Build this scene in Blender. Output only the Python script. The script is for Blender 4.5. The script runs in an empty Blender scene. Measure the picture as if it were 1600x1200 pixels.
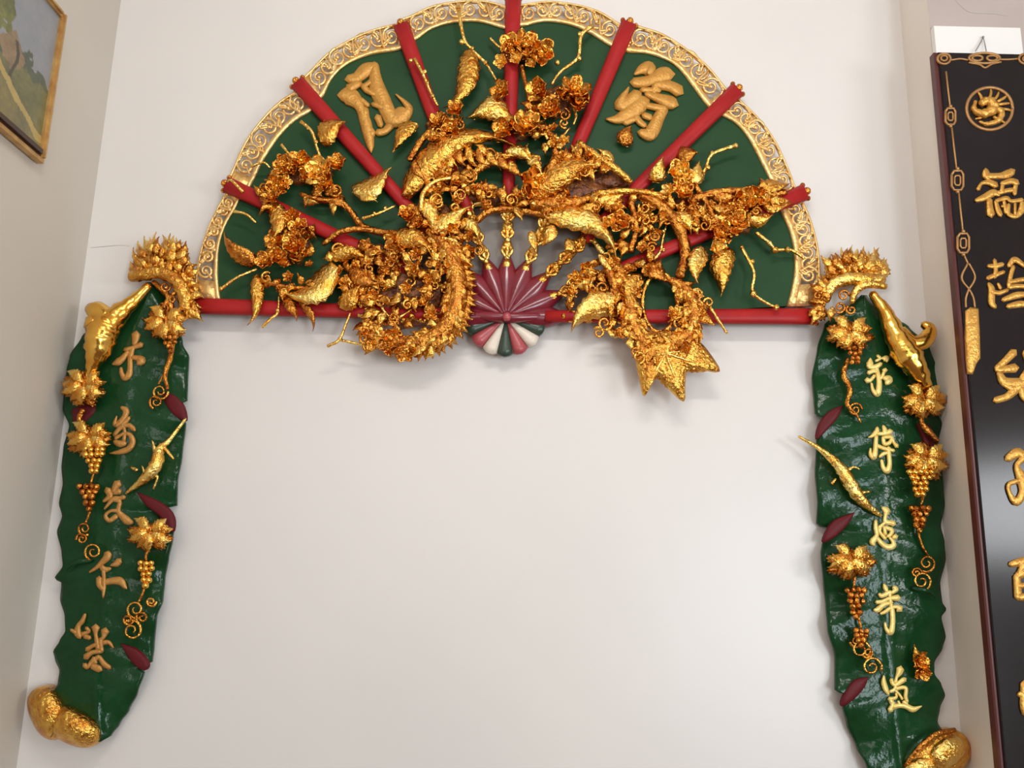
import bpy, math, random
from mathutils import Vector, Matrix, Euler

sc = bpy.context.scene
col = sc.collection
rnd = random.Random(11)

# ------------------------------------------------------------------ camera
F, DIST, EYE = 1300.0, 2.6, 1.6          # focal length in px (1600 wide frame), metres
TH = math.atan(F / 6128.0)               # pitch up
RO = math.atan2(141.0, 6126.0)           # slight roll
FW = Vector((0, math.cos(TH), math.sin(TH)))
_r0 = Vector((1, 0, 0)); _u0 = Vector((0, -math.sin(TH), math.cos(TH)))
RT = math.cos(RO) * _r0 + math.sin(RO) * _u0
UP = -math.sin(RO) * _r0 + math.cos(RO) * _u0
CAM = Vector((0, -DIST, EYE))
cd = bpy.data.cameras.new('camera'); cd.sensor_width = 36; cd.lens = 36 * F / 1600
co = bpy.data.objects.new('camera', cd); col.objects.link(co)
m = Matrix((RT, UP, -FW)).transposed().to_4x4(); m.translation = CAM
co.matrix_world = m
sc.camera = co

# ------------------------------------------------------------------ world, lights, exposure
w = bpy.data.worlds.new('world'); sc.world = w; w.use_nodes = True
w.node_tree.nodes['Background'].inputs[0].default_value = (0.80, 0.76, 0.70, 1)
w.node_tree.nodes['Background'].inputs[1].default_value = 0.25

def area(name, loc, aim, sx, sy, power, color):
    l = bpy.data.lights.new(name, 'AREA'); l.shape = 'RECTANGLE'; l.size = sx; l.size_y = sy
    l.energy = power; l.color = color
    o = bpy.data.objects.new(name, l); col.objects.link(o); o.location = loc
    o.rotation_euler = (Vector(aim) - Vector(loc)).to_track_quat('-Z', 'Y').to_euler()
    return o
area('side_window_daylight', (3.12, -2.9, 1.97), (0.0, -1.2, 2.1), 1.2, 0.55, 50, (0.95, 0.98, 1.0))
area('doorway_daylight', (2.55, -6.1, 1.10), (1.6, 0, 1.3), 1.1, 2.1, 150, (0.82, 0.94, 1.0))
area('front_fill_light', (0.5, -6.1, 2.45), (0.4, 0, 2.9), 2.4, 1.4, 30, (1.0, 0.97, 0.95))  # unseen fill light added behind the camera
area('left_fill_light', (-1.36, -4.3, 2.35), (1.3, -0.4, 2.6), 1.4, 1.2, 30, (1.0, 0.97, 0.95))  # unseen light added from the left to reach the pillar's side face
area('upper_wall_fill', (0.1, -2.5, 3.85), (-0.1, 0, 3.3), 1.3, 0.12, 30, (1.0, 0.95, 0.91))  # unseen overhead light added to brighten the upper wall
sc.view_settings.view_transform = 'Standard'; sc.view_settings.look = 'None'
sc.view_settings.exposure = -0.40; sc.view_settings.gamma = 1.0
sc.view_settings.use_curve_mapping = False
sc.cycles.use_denoising = True

# ------------------------------------------------------------------ helpers
def P(px, py, d=0.0):
    """point of the photograph (1600x1200) taken at d metres in front of the back wall"""
    v = FW + RT * ((px - 800) / F) + UP * ((600 - py) / F)
    return CAM + v * ((DIST - d) / v.y)
def S(d=0.0):                            # metres per photo pixel at depth d
    return (DIST - d) / (F * math.cos(TH))

def mat(name, base, rough=0.5, metal=0.0, bump=0.0, bscale=60.0, var=None, vscale=8.0, coat=0.0, spec=0.5, bkind='noise'):
    M = bpy.data.materials.new(name); M.use_nodes = True
    nt = M.node_tree; b = nt.nodes['Principled BSDF']
    b.inputs['Base Color'].default_value = (*base, 1)
    b.inputs['Roughness'].default_value = rough; b.inputs['Metallic'].default_value = metal
    b.inputs['Specular IOR Level'].default_value = spec
    if coat:
        b.inputs['Coat Weight'].default_value = coat; b.inputs['Coat Roughness'].default_value = 0.12
    tc = nt.nodes.new('ShaderNodeTexCoord')
    if var:
        n = nt.nodes.new('ShaderNodeTexNoise'); n.inputs['Scale'].default_value = vscale; n.inputs['Detail'].default_value = 4
        nt.links.new(tc.outputs['Object'], n.inputs['Vector'])
        r = nt.nodes.new('ShaderNodeValToRGB')
        r.color_ramp.elements[0].position = 0.35; r.color_ramp.elements[0].color = (*base, 1)
        r.color_ramp.elements[1].position = 0.68; r.color_ramp.elements[1].color = (*var, 1)
        nt.links.new(n.outputs['Fac'], r.inputs['Fac']); nt.links.new(r.outputs['Color'], b.inputs['Base Color'])
    if bump:
        if bkind == 'scales':
            t = nt.nodes.new('ShaderNodeTexVoronoi'); t.inputs['Scale'].default_value = bscale; out = t.outputs['Distance']
        else:
            t = nt.nodes.new('ShaderNodeTexNoise'); t.inputs['Scale'].default_value = bscale
            t.inputs['Detail'].default_value = 3; out = t.outputs['Fac']
        nt.links.new(tc.outputs['Object'], t.inputs['Vector'])
        bp = nt.nodes.new('ShaderNodeBump'); bp.inputs['Strength'].default_value = bump; bp.inputs['Distance'].default_value = 0.01
        nt.links.new(out, bp.inputs['Height']); nt.links.new(bp.outputs['Normal'], b.inputs['Normal'])
    return M

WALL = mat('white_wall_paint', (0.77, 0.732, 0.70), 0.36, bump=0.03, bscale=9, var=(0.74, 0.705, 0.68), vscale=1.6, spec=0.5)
WALL_L = mat('left_wall_darkened', (0.62, 0.575, 0.51), 0.6, bump=0.06, bscale=12, var=(0.58, 0.535, 0.47), vscale=1.5, spec=0.3)  # left wall coloured darker and beiger in place of weaker light
PILLAR = mat('cream_side_lightened', (0.84, 0.78, 0.71), 0.6, bump=0.06, bscale=10, var=(0.80, 0.73, 0.65), vscale=2.5, spec=0.3)  # side face lightened in its colour, standing in for light
PILFRONT = mat('pink_front_darkened', (0.50, 0.425, 0.395), 0.7, bump=0.12, bscale=10, var=(0.46, 0.385, 0.36), vscale=5, spec=0.2)  # front face darkened in its colour, standing in for shade
CEIL = mat('ceiling_paint', (0.75, 0.72, 0.68), 0.8)
FLOOR = mat('floor_tile', (0.20, 0.10, 0.06), 0.25, var=(0.16, 0.08, 0.05), vscale=3)
DARKWALL = mat('dark_unseen_wall', (0.11, 0.055, 0.028), 0.4, var=(0.16, 0.08, 0.04), vscale=4)  # unseen front wall, made dark to give the gold contrasting reflections
BATTEN = mat('white_batten_paint', (0.86, 0.84, 0.81), 0.45)
CRACK = mat('plaster_crack', (0.50, 0.45, 0.42), 0.9)
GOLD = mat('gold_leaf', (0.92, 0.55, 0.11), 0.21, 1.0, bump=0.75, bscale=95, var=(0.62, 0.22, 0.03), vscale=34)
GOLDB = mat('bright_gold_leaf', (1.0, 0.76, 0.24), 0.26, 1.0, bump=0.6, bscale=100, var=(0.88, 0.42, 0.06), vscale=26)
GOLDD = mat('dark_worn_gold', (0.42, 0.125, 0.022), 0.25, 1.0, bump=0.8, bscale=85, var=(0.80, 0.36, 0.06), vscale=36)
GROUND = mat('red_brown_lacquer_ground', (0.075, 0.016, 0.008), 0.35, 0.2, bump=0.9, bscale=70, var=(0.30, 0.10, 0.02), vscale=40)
GOLDS = mat('carved_gold', (0.90, 0.45, 0.065), 0.24, 1.0, bump=0.9, bscale=120, var=(0.50, 0.16, 0.025), vscale=30)
FLG = mat('blossom_gold', (0.92, 0.55, 0.11), 0.22, 1.0, bump=0.3, bscale=4.5, var=(0.62, 0.22, 0.03), vscale=1.6)
FLB = mat('bright_blossom_gold', (1.0, 0.76, 0.24), 0.26, 1.0, bump=0.4, bscale=4.5, var=(0.90, 0.44, 0.07), vscale=1.6)
FLD = mat('dark_blossom_gold', (0.52, 0.20, 0.04), 0.24, 1.0, bump=0.3, bscale=4.5, var=(0.85, 0.40, 0.06), vscale=1.8)
BORDER = mat('pale_gilt_border', (0.92, 0.66, 0.30), 0.30, 0.65, bump=0.3, bscale=90, var=(0.85, 0.50, 0.15), vscale=18)
CHARF = mat('ochre_gilt_lettering', (0.66, 0.34, 0.07), 0.42, 0.35, bump=0.3, bscale=120, var=(0.56, 0.26, 0.045), vscale=40)
CHARL = mat('dull_gilt_lettering', (0.58, 0.30, 0.08), 0.42, 0.35, bump=0.3, bscale=140, var=(0.50, 0.22, 0.05), vscale=50)
CHARR = mat('pale_yellow_gilt_lettering', (0.92, 0.74, 0.26), 0.40, 0.25, bump=0.2, bscale=140, var=(0.82, 0.56, 0.14), vscale=40)
GREEN = mat('green_lacquer', (0.012, 0.052, 0.017), 0.5, var=(0.016, 0.062, 0.020), vscale=5, spec=0.22)
GREENL = mat('glossy_green_lacquer', (0.007, 0.044, 0.012), 0.16, bump=0.30, bscale=34, var=(0.010, 0.056, 0.018), vscale=9, spec=0.22)
RED = mat('red_lacquer', (0.42, 0.016, 0.016), 0.42, var=(0.36, 0.012, 0.014), vscale=12, spec=0.25)
MAROON = mat('maroon_lacquer', (0.22, 0.016, 0.030), 0.28, var=(0.17, 0.010, 0.022), vscale=14, coat=0.4)
MAROONF = mat('maroon_leaf_underside', (0.115, 0.009, 0.013), 0.5, spec=0.2)
GOLDT = mat('smooth_polished_gold', (0.95, 0.58, 0.12), 0.20, 1.0, bump=0.15, bscale=40, var=(0.78, 0.36, 0.05), vscale=14)
GREY = mat('grey_sheet_paint', (0.27, 0.245, 0.225), 0.6)
IVORY = mat('ivory_paint', (0.75, 0.66, 0.55), 0.4, coat=0.2)
DKGREEN = mat('dark_green_paint', (0.03, 0.055, 0.035), 0.4, coat=0.2)
PINKRED = mat('rose_red_paint', (0.42, 0.07, 0.08), 0.4, coat=0.2)
BLACK = mat('black_lacquer', (0.009, 0.006, 0.006), 0.17, var=(0.012, 0.008, 0.009), vscale=6, spec=0.32)
BOARDSIDE = mat('dark_red_board_edge', (0.10, 0.022, 0.020), 0.4)
PGOLD = mat('couplet_gilt', (0.75, 0.42, 0.09), 0.36, 0.6, bump=0.35, bscale=130, var=(0.58, 0.27, 0.05), vscale=45)
PLINE = mat('dull_bronze_fretwork', (0.46, 0.24, 0.09), 0.42, 0.6, bump=0.2, bscale=150)
FRAME = mat('gilt_picture_frame', (0.62, 0.40, 0.15), 0.4, 0.5, bump=0.25, bscale=120, var=(0.45, 0.24, 0.08), vscale=20)
FRAMED = mat('dark_frame_edge', (0.05, 0.022, 0.012), 0.4)
WIRE = mat('steel_wire', (0.35, 0.34, 0.33), 0.4, 0.9)

def wloc(o):
    v = Vector((0, 0, 0))
    while o is not None:
        v = v + o.location; o = o.parent
    return v

def obj(name, vs, fs, material, parent=None, smooth=True, label=None, kind=None):
    vs = [Vector(v) for v in vs]
    c = Vector((0, 0, 0))
    for v in vs: c += v
    c /= len(vs)
    me = bpy.data.meshes.new(name)
    me.from_pydata([tuple(v - c) for v in vs], [], fs)
    if smooth: me.polygons.foreach_set('use_smooth', [True] * len(me.polygons))
    mats = material if isinstance(material, (list, tuple)) else [material]
    for mm in mats: me.materials.append(mm)
    me.update()
    o = bpy.data.objects.new(name, me); col.objects.link(o)
    if parent is not None:
        o.parent = parent; o.location = c - wloc(parent)
    else:
        o.location = c
    if label: o['label'] = label
    if kind: o['kind'] = kind
    return o

def thing(name, label, cat, loc, group=None):
    o = bpy.data.objects.new(name, None); o.empty_display_size = 0.05; col.objects.link(o)
    o.location = loc; o['label'] = label; o['category'] = cat
    if group: o['group'] = group
    return o
def tag(o, label, cat):
    o['label'] = label; o['category'] = cat; return o

def cat(pts, n=6):
    """Catmull-Rom through tuples of any length"""
    pts = [tuple(p) for p in pts]
    if len(pts) < 3:
        a, b = pts[0], pts[-1]
        return [tuple(a[k] + (b[k] - a[k]) * i / n for k in range(len(a))) for i in range(n + 1)]
    ext = [tuple(2 * pts[0][k] - pts[1][k] for k in range(len(pts[0])))] + pts + [tuple(2 * pts[-1][k] - pts[-2][k] for k in range(len(pts[0])))]
    out = []
    for i in range(1, len(ext) - 2):
        p0, p1, p2, p3 = ext[i - 1], ext[i], ext[i + 1], ext[i + 2]
        for j in range(n):
            t = j / n
            out.append(tuple(0.5 * (2 * p1[k] + (p2[k] - p0[k]) * t + (2 * p0[k] - 5 * p1[k] + 4 * p2[k] - p3[k]) * t * t
                                    + (3 * p1[k] - p0[k] - 3 * p2[k] + p3[k]) * t ** 3) for k in range(len(p1))))
    out.append(pts[-1])
    return out

class MB:
    def __init__(s): s.v = []; s.f = []
    def add(s, vs, fs):
        o = len(s.v); s.v += [Vector(v) for v in vs]; s.f += [tuple(i + o for i in f) for f in fs]
    def tube(s, pts, rad, n=8, wob=0.0):
        """closed tapered tube through world points"""
        k = len(pts); vs = []; fs = []
        pts = [Vector(p) for p in pts]
        nrm = None
        for i in range(k):
            t = (pts[min(i + 1, k - 1)] - pts[max(i - 1, 0)])
            if t.length < 1e-9: t = Vector((1, 0, 0))
            t.normalize()
            if nrm is None:
                nrm = t.cross(Vector((0, 1, 0)))
                if nrm.length < 1e-4: nrm = t.cross(Vector((1, 0, 0)))
            nrm = (nrm - t * nrm.dot(t)); nrm.normalize()
            bn = t.cross(nrm)
            for j in range(n):
                a = 2 * math.pi * j / n
                r = rad[i] * (1 + wob * math.sin(3 * a + i * 1.3) * 0.5 + (wob * 0.6 * math.sin(i * 2.1) if wob else 0))
                vs.append(pts[i] + (nrm * math.cos(a) + bn * math.sin(a)) * r)
        for i in range(k - 1):
            for j in range(n):
                fs.append((i * n + j, i * n + (j + 1) % n, (i + 1) * n + (j + 1) % n, (i + 1) * n + j))
        t0 = (pts[0] - pts[1]).normalized() if (pts[0] - pts[1]).length > 1e-9 else Vector((0, 0, 0))
        t1 = (pts[-1] - pts[-2]).normalized() if (pts[-1] - pts[-2]).length > 1e-9 else Vector((0, 0, 0))
        vs.append(pts[0] + t0 * rad[0] * 0.6); vs.append(pts[-1] + t1 * rad[-1] * 0.6)
        a, b = k * n, k * n + 1
        for j in range(n):
            fs.append((a, (j + 1) % n, j)); fs.append((b, (k - 1) * n + j, (k - 1) * n + (j + 1) % n))
        s.add(vs, fs)
    def ball(s, c, r, n=8, mdl=5, sq=(1, 1, 1)):
        vs = [Vector(c) + Vector((0, 0, r * sq[2]))]; fs = []
        for i in range(1, mdl):
            th = math.pi * i / mdl
            for j in range(n):
                a = 2 * math.pi * j / n
                vs.append(Vector(c) + Vector((r * sq[0] * math.sin(th) * math.cos(a), r * sq[1] * math.sin(th) * math.sin(a), r * sq[2] * math.cos(th))))
        vs.append(Vector(c) - Vector((0, 0, r * sq[2]))); L = len(vs) - 1
        for j in range(n): fs.append((0, 1 + j, 1 + (j + 1) % n))
        for i in range(mdl - 2):
            for j in range(n):
                a = 1 + i * n + j; b = 1 + i * n + (j + 1) % n
                fs.append((a, a + n, b + n, b))
        for j in range(n): fs.append((L, L - n + (j + 1) % n, L - n + j))
        s.add(vs, fs)
    def box(s, a, b):
        (x0, y0, z0), (x1, y1, z1) = a, b
        s.add([(x0, y0, z0), (x1, y0, z0), (x1, y1, z0), (x0, y1, z0), (x0, y0, z1), (x1, y0, z1), (x1, y1, z1), (x0, y1, z1)],
              [(0, 3, 2, 1), (4, 5, 6, 7), (0, 1, 5, 4), (1, 2, 6, 5), (2, 3, 7, 6), (3, 0, 4, 7)])
    def build(s, name, material, parent=None, **k): return obj(name, s.v, s.f, material, parent, **k)

def ptube(mb, pts, n=8, seg=6, sm=True, wob=0.0):
    """tube through (px, py, depth, radius_px)"""
    q = cat(pts, seg) if sm else pts
    mb.tube([P(a, b, c) for a, b, c, r in q], [max(r, 0.3) * S(c) for a, b, c, r in q], n, wob)

def slab(mb, rows, thick):
    """rows: grid of (px, py, depth) front points -> closed slab, thick metres towards the wall"""
    R_, C_ = len(rows), len(rows[0])
    fr = [P(*p) for r in rows for p in r]
    bk = [P(p[0], p[1], p[2]) + Vector((0, thick, 0)) for r in rows for p in r]
    N = R_ * C_; fs = []
    for i in range(R_ - 1):
        for j in range(C_ - 1):
            a = i * C_ + j
            fs.append((a, a + C_, a + C_ + 1, a + 1)); fs.append((N + a, N + a + 1, N + a + C_ + 1, N + a + C_))
    per = [j for j in range(C_)] + [i * C_ + C_ - 1 for i in range(1, R_)] + [(R_ - 1) * C_ + j for j in range(C_ - 2, -1, -1)] + [i * C_ for i in range(R_ - 2, 0, -1)]
    for k in range(len(per)):
        a, b = per[k], per[(k + 1) % len(per)]
        fs.append((a, b, N + b, N + a))
    mb.add(fr + bk, fs)

def stroke(mb, pts, d0, h, seg=5):
    """brush stroke in relief: (px, py, width_px) swept with a rounded profile"""
    q = cat(pts, seg)
    k = len(q); prof = [(-1, 0), (-0.86, 0.75), (0, 1), (0.86, 0.75), (1, 0)]
    vs = []; fs = []
    for i in range(k):
        x, y, wd = q[i]; wd = max(wd, 0.6)
        tx = q[min(i + 1, k - 1)][0] - q[max(i - 1, 0)][0]; ty = q[min(i + 1, k - 1)][1] - q[max(i - 1, 0)][1]
        L = math.hypot(tx, ty) or 1; nx, ny = -ty / L, tx / L
        for u, hh in prof:
            vs.append(P(x + nx * u * wd / 2, y + ny * u * wd / 2, d0 + hh * h))
    for i in range(k - 1):
        for j in range(4):
            a = i * 5 + j; fs.append((a, a + 1, a + 6, a + 5))
    # rounded ends
    for i, sgn in ((0, -1), (k - 1, 1)):
        x, y, wd = q[i]
        j = min(i + 1, k - 1) if i == 0 else i; i2 = 0 if i == 0 else i - 1
        tx = q[j][0] - q[i2][0]; ty = q[j][1] - q[i2][1]; L = math.hypot(tx, ty) or 1
        c = len(vs)
        vs.append(P(x + sgn * tx / L * wd * 0.42, y + sgn * ty / L * wd * 0.42, d0 + h * 0.3))
        for jj in range(4):
            a = i * 5 + jj
            fs.append((a, c, a + 1) if i == 0 else (a, a + 1, c))
    mb.add(vs, fs)

def character(parent, off, s, strokes, d0, h, material, label=None, ws=1.35):
    mb = MB()
    for n, st in enumerate(strokes):
        stroke(mb, [(off[0] + x / s, off[1] + y / s, (wd / s) * ws) for x, y, wd in st], d0, h * (1 + 0.03 * (n % 5)))
    return mb.build('calligraphy_character', material, parent, label=label)

def leaf(name, parent, base, tip, width, d0, d1=None, bend=0.0, arch=0.012, fold=0.10, serr=0.09, material=None, fat=0.66, n=14, label=None, twist=0.0, hook=None):
    """carved leaf blade from base to tip (px), width px, with a V fold, an arch and toothed edges"""
    if d1 is None: d1 = d0
    if hook is None: hook = 0.16 if int(base[0] + tip[1]) % 2 else -0.16
    mb = MB(); rows = []
    dx, dy = tip[0] - base[0], tip[1] - base[1]; L = math.hypot(dx, dy) or 1
    nx, ny = -dy / L, dx / L; us = (-1, -0.6, -0.2, 0, 0.2, 0.6, 1)
    wm = width * S(d0)
    for i in range(n + 1):
        t = i / n
        wv = (math.sin(math.pi * min(1, t ** fat)) ** (0.75 if t < 0.5 else 1.15)) * (1.05 - 0.25 * t) + 0.06 * (1 - t)
        if serr: wv *= 1 + (serr if i % 2 else -serr) * (0.4 if t > 0.8 else 1)
        lat = bend * math.sin(math.pi * t) + hook * t ** 3 * (1 - t) * 4
        bx = base[0] + dx * t + nx * lat * L; by = base[1] + dy * t + ny * lat * L
        r = []
        for u in us:
            e = u * wv * width / 2
            dd = d0 + (d1 - d0) * t + arch * math.sin(math.pi * t) - fold * wm * (abs(u) ** 1.3) * 2 + twist * u * wm * math.sin(math.pi * t)
            if abs(u) < 0.1: dd -= 0.0012
            if 0.5 < abs(u) < 0.7: dd += 0.0008 * (1 if i % 2 else -1)
            r.append((bx + nx * e, by + ny * e, dd))
        rows.append(r)
    slab(mb, rows, 0.0045)
    return mb.build(name, material or GOLD, parent, label=label)

def lobed(name, parent, c, R, d, rot=0.0, lobes=5, material=None, cup=0.012, sy=1.0, teeth=0.12, deep=0.42, label=None, tiltd=0.0):
    """many-lobed vine leaf, cupped, with a ridge to every lobe tip"""
    A, K = lobes * 10, 5; vs = []; fs = []
    def pt(k, j, back):
        a = 2 * math.pi * j / A; lob = abs(math.cos(lobes * a / 2)) ** 0.75
        r = R * (1 - deep + deep * lob) * (1 + (teeth if j % 2 else -teeth) * (1 if lob < 0.97 else 0.2))
        q = k / K
        if k < K: r = R * (1 - deep + deep * lob)
        x = r * q * math.cos(a); y = r * q * math.sin(a) * sy
        X = c[0] + x * math.cos(rot) - y * math.sin(rot); Y = c[1] + x * math.sin(rot) + y * math.cos(rot)
        dd = d + cup * (1 - q * q) * 1.0 + 0.006 * (lob - 0.5) * q + 0.004 * math.sin(q * 9 + j) * q + tiltd * (Y - c[1]) / R
        if back: dd -= 0.006
        return P(X, Y, dd)
    for back in (0, 1):
        o = len(vs); vs.append(P(c[0], c[1], d + cup - (0.006 if back else 0)))
        for k in range(1, K + 1):
            for j in range(A): vs.append(pt(k, j, back))
        for j in range(A):
            t = (o, o + 1 + j, o + 1 + (j + 1) % A); fs.append(t if back else t[::-1])
        for k in range(K - 1):
            for j in range(A):
                a = o + 1 + k * A + j; b = o + 1 + k * A + (j + 1) % A
                t = (a, a + A, b + A, b); fs.append(t if back else t[::-1])
    n1 = 1 + K * A
    for j in range(A):
        a = 1 + (K - 1) * A + j; b = 1 + (K - 1) * A + (j + 1) % A
        fs.append((a, b, n1 + b, n1 + a))
    return obj(name, vs, fs, material or GOLD, parent, label=label)

def relief(name, parent, outline, c, d, h, material, thick=0.01, smooth=True, label=None):
    """closed outline (px) domed towards the viewer around c"""
    vs = []; fs = []; n = len(outline); K = (1.0, 0.93, 0.6, 0.3); H = (0, 0.45, 0.8, 0.95)
    for q, hh in zip(K, H):
        for x, y in outline:
            vs.append(P(c[0] + (x - c[0]) * q, c[1] + (y - c[1]) * q, d + h * hh))
    vs.append(P(c[0], c[1], d + h)); t = len(vs) - 1
    for k in range(3):
        for j in range(n):
            a = k * n + j; b = k * n + (j + 1) % n; fs.append((a, b, b + n, a + n))
    for j in range(n): fs.append((3 * n + j, 3 * n + (j + 1) % n, t))
    o = len(vs)
    for x, y in outline: vs.append(P(x, y, d) + Vector((0, thick, 0)))
    for j in range(n): fs.append((j, o + j, o + (j + 1) % n, (j + 1) % n))
    fs.append(tuple(o + j for j in range(n)))
    return obj(name, vs, fs, material, parent, smooth=smooth, label=label)

# shared flower meshes (unit radius, facing +z)
def _petal(seed):
    r = random.Random(seed); vs = []; fs = []; n = 6; us = (-1, -0.5, 0, 0.5, 1)
    for lay in (0, 1):
        for i in range(n + 1):
            t = i / n
            wv = 0.42 * (math.sin(math.pi * (0.08 + 0.87 * t ** 0.9)) ** 0.6)
            for u in us:
                y = 0.12 + 0.88 * t - 0.10 * u * u * t
                z = 0.10 + 0.34 * t * t + 0.16 * u * u * (0.3 + t) - (0.08 if lay else 0) + 0.05 * math.sin(5 * u + seed)
                vs.append((u * wv, y, z))
    m_ = len(us); N = (n + 1) * m_
    for i in range(n):
        for j in range(m_ - 1):
            a = i * m_ + j
            fs.append((a, a + 1, a + m_ + 1, a + m_)); fs.append((N + a, N + a + m_, N + a + m_ + 1, N + a + 1))
    per = list(range(m_)) + [i * m_ + m_ - 1 for i in range(1, n + 1)] + [n * m_ + j for j in range(m_ - 2, -1, -1)] + [i * m_ for i in range(n - 1, 0, -1)]
    for k in range(len(per)):
        a, b = per[k], per[(k + 1) % len(per)]; fs.append((a, N + a, N + b, b))
    return vs, fs
def _mesh(name, vs, fs, material):
    me = bpy.data.meshes.new(name); me.from_pydata([tuple(v) for v in vs], [], fs)
    me.polygons.foreach_set('use_smooth', [True] * len(me.polygons)); me.materials.append(material); me.update(); return me
PETAL = {}; BOSS = {}; BLOOM = {}
for key, mm in (('g', FLG), ('b', FLB), ('d', FLD)):
    PETAL[key] = [_mesh('petal_' + key, *_petal(s_), mm) for s_ in (1, 2)]
    b_ = MB(); b_.ball((0, 0, 0.22), 0.24, 8, 5)
    for k in range(7):
        a = k * 2 * math.pi / 7; b_.ball((0.27 * math.cos(a), 0.27 * math.sin(a), 0.36), 0.09, 6, 4)
    pv, pf = _petal(3)
    for k in range(5):                    # upright inner petals
        R3 = Matrix.Rotation(2 * math.pi * (k + 0.5) / 5, 3, 'Z') @ Matrix.Rotation(0.45, 3, 'X')
        b_.add([R3 @ (Vector(v) * 0.6) + Vector((0, 0, 0.10)) for v in pv], pf)
    BOSS[key] = _mesh('flower_' + key, b_.v, b_.f, mm)
    for k in range(5):
        R3 = Matrix.Rotation(2 * math.pi * k / 5, 3, 'Z')
        b_.add([R3 @ Vector(v) for v in pv], pf)
    BLOOM[key] = _mesh('blossom_' + key, b_.v, b_.f, mm)
def flower(parent, px, py, R, d, key='g', tilt=0.45, petals=5):
    o = bpy.data.objects.new('flower' if petals else 'small_blossom', (BOSS if petals else BLOOM)[key]); col.objects.link(o); o.parent = parent
    o.location = P(px, py, d) - wloc(parent); s_ = R * S(d); o.scale = (s_, s_, s_)
    rot = Matrix.Rotation(math.pi / 2, 3, 'X') @ Euler((rnd.uniform(-tilt, tilt), rnd.uniform(-tilt, tilt), rnd.uniform(0, 6.28))).to_matrix()
    o.rotation_euler = rot.to_euler()
    for k in range(petals):
        p = bpy.data.objects.new('petal', PETAL[key][k % 2]); col.objects.link(p); p.parent = o
        p.rotation_euler = (rnd.uniform(-0.18, 0.25), 0, 2 * math.pi * k / petals + rnd.uniform(-0.1, 0.1))
        q = rnd.uniform(0.9, 1.08); p.scale = (1.12 * q, q, 1)
    return o

def twig(parent, pts, d, r, buds=(), material=None, name='twig', label=None):
    """thin carved twig through px points; buds are (px, py, radius_px)"""
    mb = MB(); k = len(pts)
    ptube(mb, [(x, y, d + 0.004 * math.sin(i * 1.7), r * (1.15 - 0.4 * i / max(1, k - 1))) for i, (x, y) in enumerate(pts)], 6, 5)
    for x, y, q in buds: mb.ball(P(x, y, d + 0.002), q * S(d), 6, 5)
    return mb.build(name, material or GOLD, parent, label=label)

def curl(parent, c, R, d, r=1.8, turns=1.4, a0=0.0, cw=1, material=None, name='tendril', tail=None):
    mb = MB(); pts = []
    n = 22
    for i in range(n + 1):
        t = i / n; a = a0 + cw * turns * 2 * math.pi * t; q = R * (1 - 0.78 * t)
        pts.append((c[0] + q * math.cos(a), c[1] + q * math.sin(a), d + 0.01 * t, r * (1.1 - 0.4 * t)))
    if tail: pts = [(*tail, d - 0.01, r)] + pts
    ptube(mb, pts, 6, 2)
    return mb.build(name, material or GOLD, parent)

def grapes(parent, c, n, R, d, gr=4.2, material=None, taper=True):
    """bunch of small round grapes hanging from c, R px half width"""
    mb = MB(); g = random.Random(int(c[0] * 7 + c[1]))
    rows = max(2, int(math.sqrt(n) + 1)); k = 0
    for i in range(rows):
        wd = R * (1 - 0.75 * i / rows) if taper else R
        m_ = max(1, int(round(wd * 2 / (gr * 1.7))))
        for j in range(m_):
            x = c[0] + (j - (m_ - 1) / 2) * gr * 1.75 + g.uniform(-1, 1); y = c[1] + i * gr * 1.7 + g.uniform(-1.2, 1.2)
            mb.ball(P(x, y, d + 0.008 * (1 - abs(j - (m_ - 1) / 2) / (m_ + 1)) + g.uniform(0, 0.006)), gr * g.uniform(0.85, 1.12) * S(d), 8, 6)
    return mb.build('grape_bunch', material or GOLD, parent, kind='stuff')

# ------------------------------------------------------------------ the room
XL, XP, DP = -1.412, 1.343, 0.18
XR, YF, ZC = 3.2, -6.2, 3.95
def struct(name, boxes, material):
    mb = MB()
    for a, b in boxes: mb.box(a, b)
    o = mb.build(name, material, None, smooth=False); o['kind'] = 'structure'; return o
struct('floor', [((XL - .2, YF - .2, -0.12), (XR + .2, 0.2, 0))], FLOOR)
struct('ceiling', [((XL - .2, YF - .2, ZC), (XR + .2, 0.2, ZC + 0.12))], CEIL)
wall_back = struct('wall_back', [((XL - .2, 0, 0), (XR + .2, 0.2, ZC))], WALL)
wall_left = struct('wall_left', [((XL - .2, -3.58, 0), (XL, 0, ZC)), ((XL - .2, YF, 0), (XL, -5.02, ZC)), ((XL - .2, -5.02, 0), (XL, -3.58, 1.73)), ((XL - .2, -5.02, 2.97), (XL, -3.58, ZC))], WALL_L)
struct('wall_right', [((XR, YF, 0), (XR + .2, -3.52, ZC)), ((XR, -2.28, 0), (XR + .2, 0, ZC)), ((XR, -3.52, 2.26), (XR + .2, -2.28, ZC)), ((XR, -3.52, 0), (XR + .2, -2.28, 1.68))], WALL)
struct('wall_front', [((XL, YF - .2, 0), (2.0, YF, 1.72)), ((XL, YF - .2, 3.18), (XR, YF, ZC)), ((1.74, YF - .2, 1.72), (2.0, YF, 3.18)), ((XL, YF - .2, 1.72), (-0.74, YF, 3.18)), ((3.1, YF - .2, 0), (XR, YF, 3.18)), ((2.0, YF - .2, 2.16), (3.1, YF, 3.18))], DARKWALL)
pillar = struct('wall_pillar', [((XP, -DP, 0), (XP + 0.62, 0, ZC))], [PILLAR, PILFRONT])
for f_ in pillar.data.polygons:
    if f_.normal.y < -0.9: f_.material_index = 1
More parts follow.
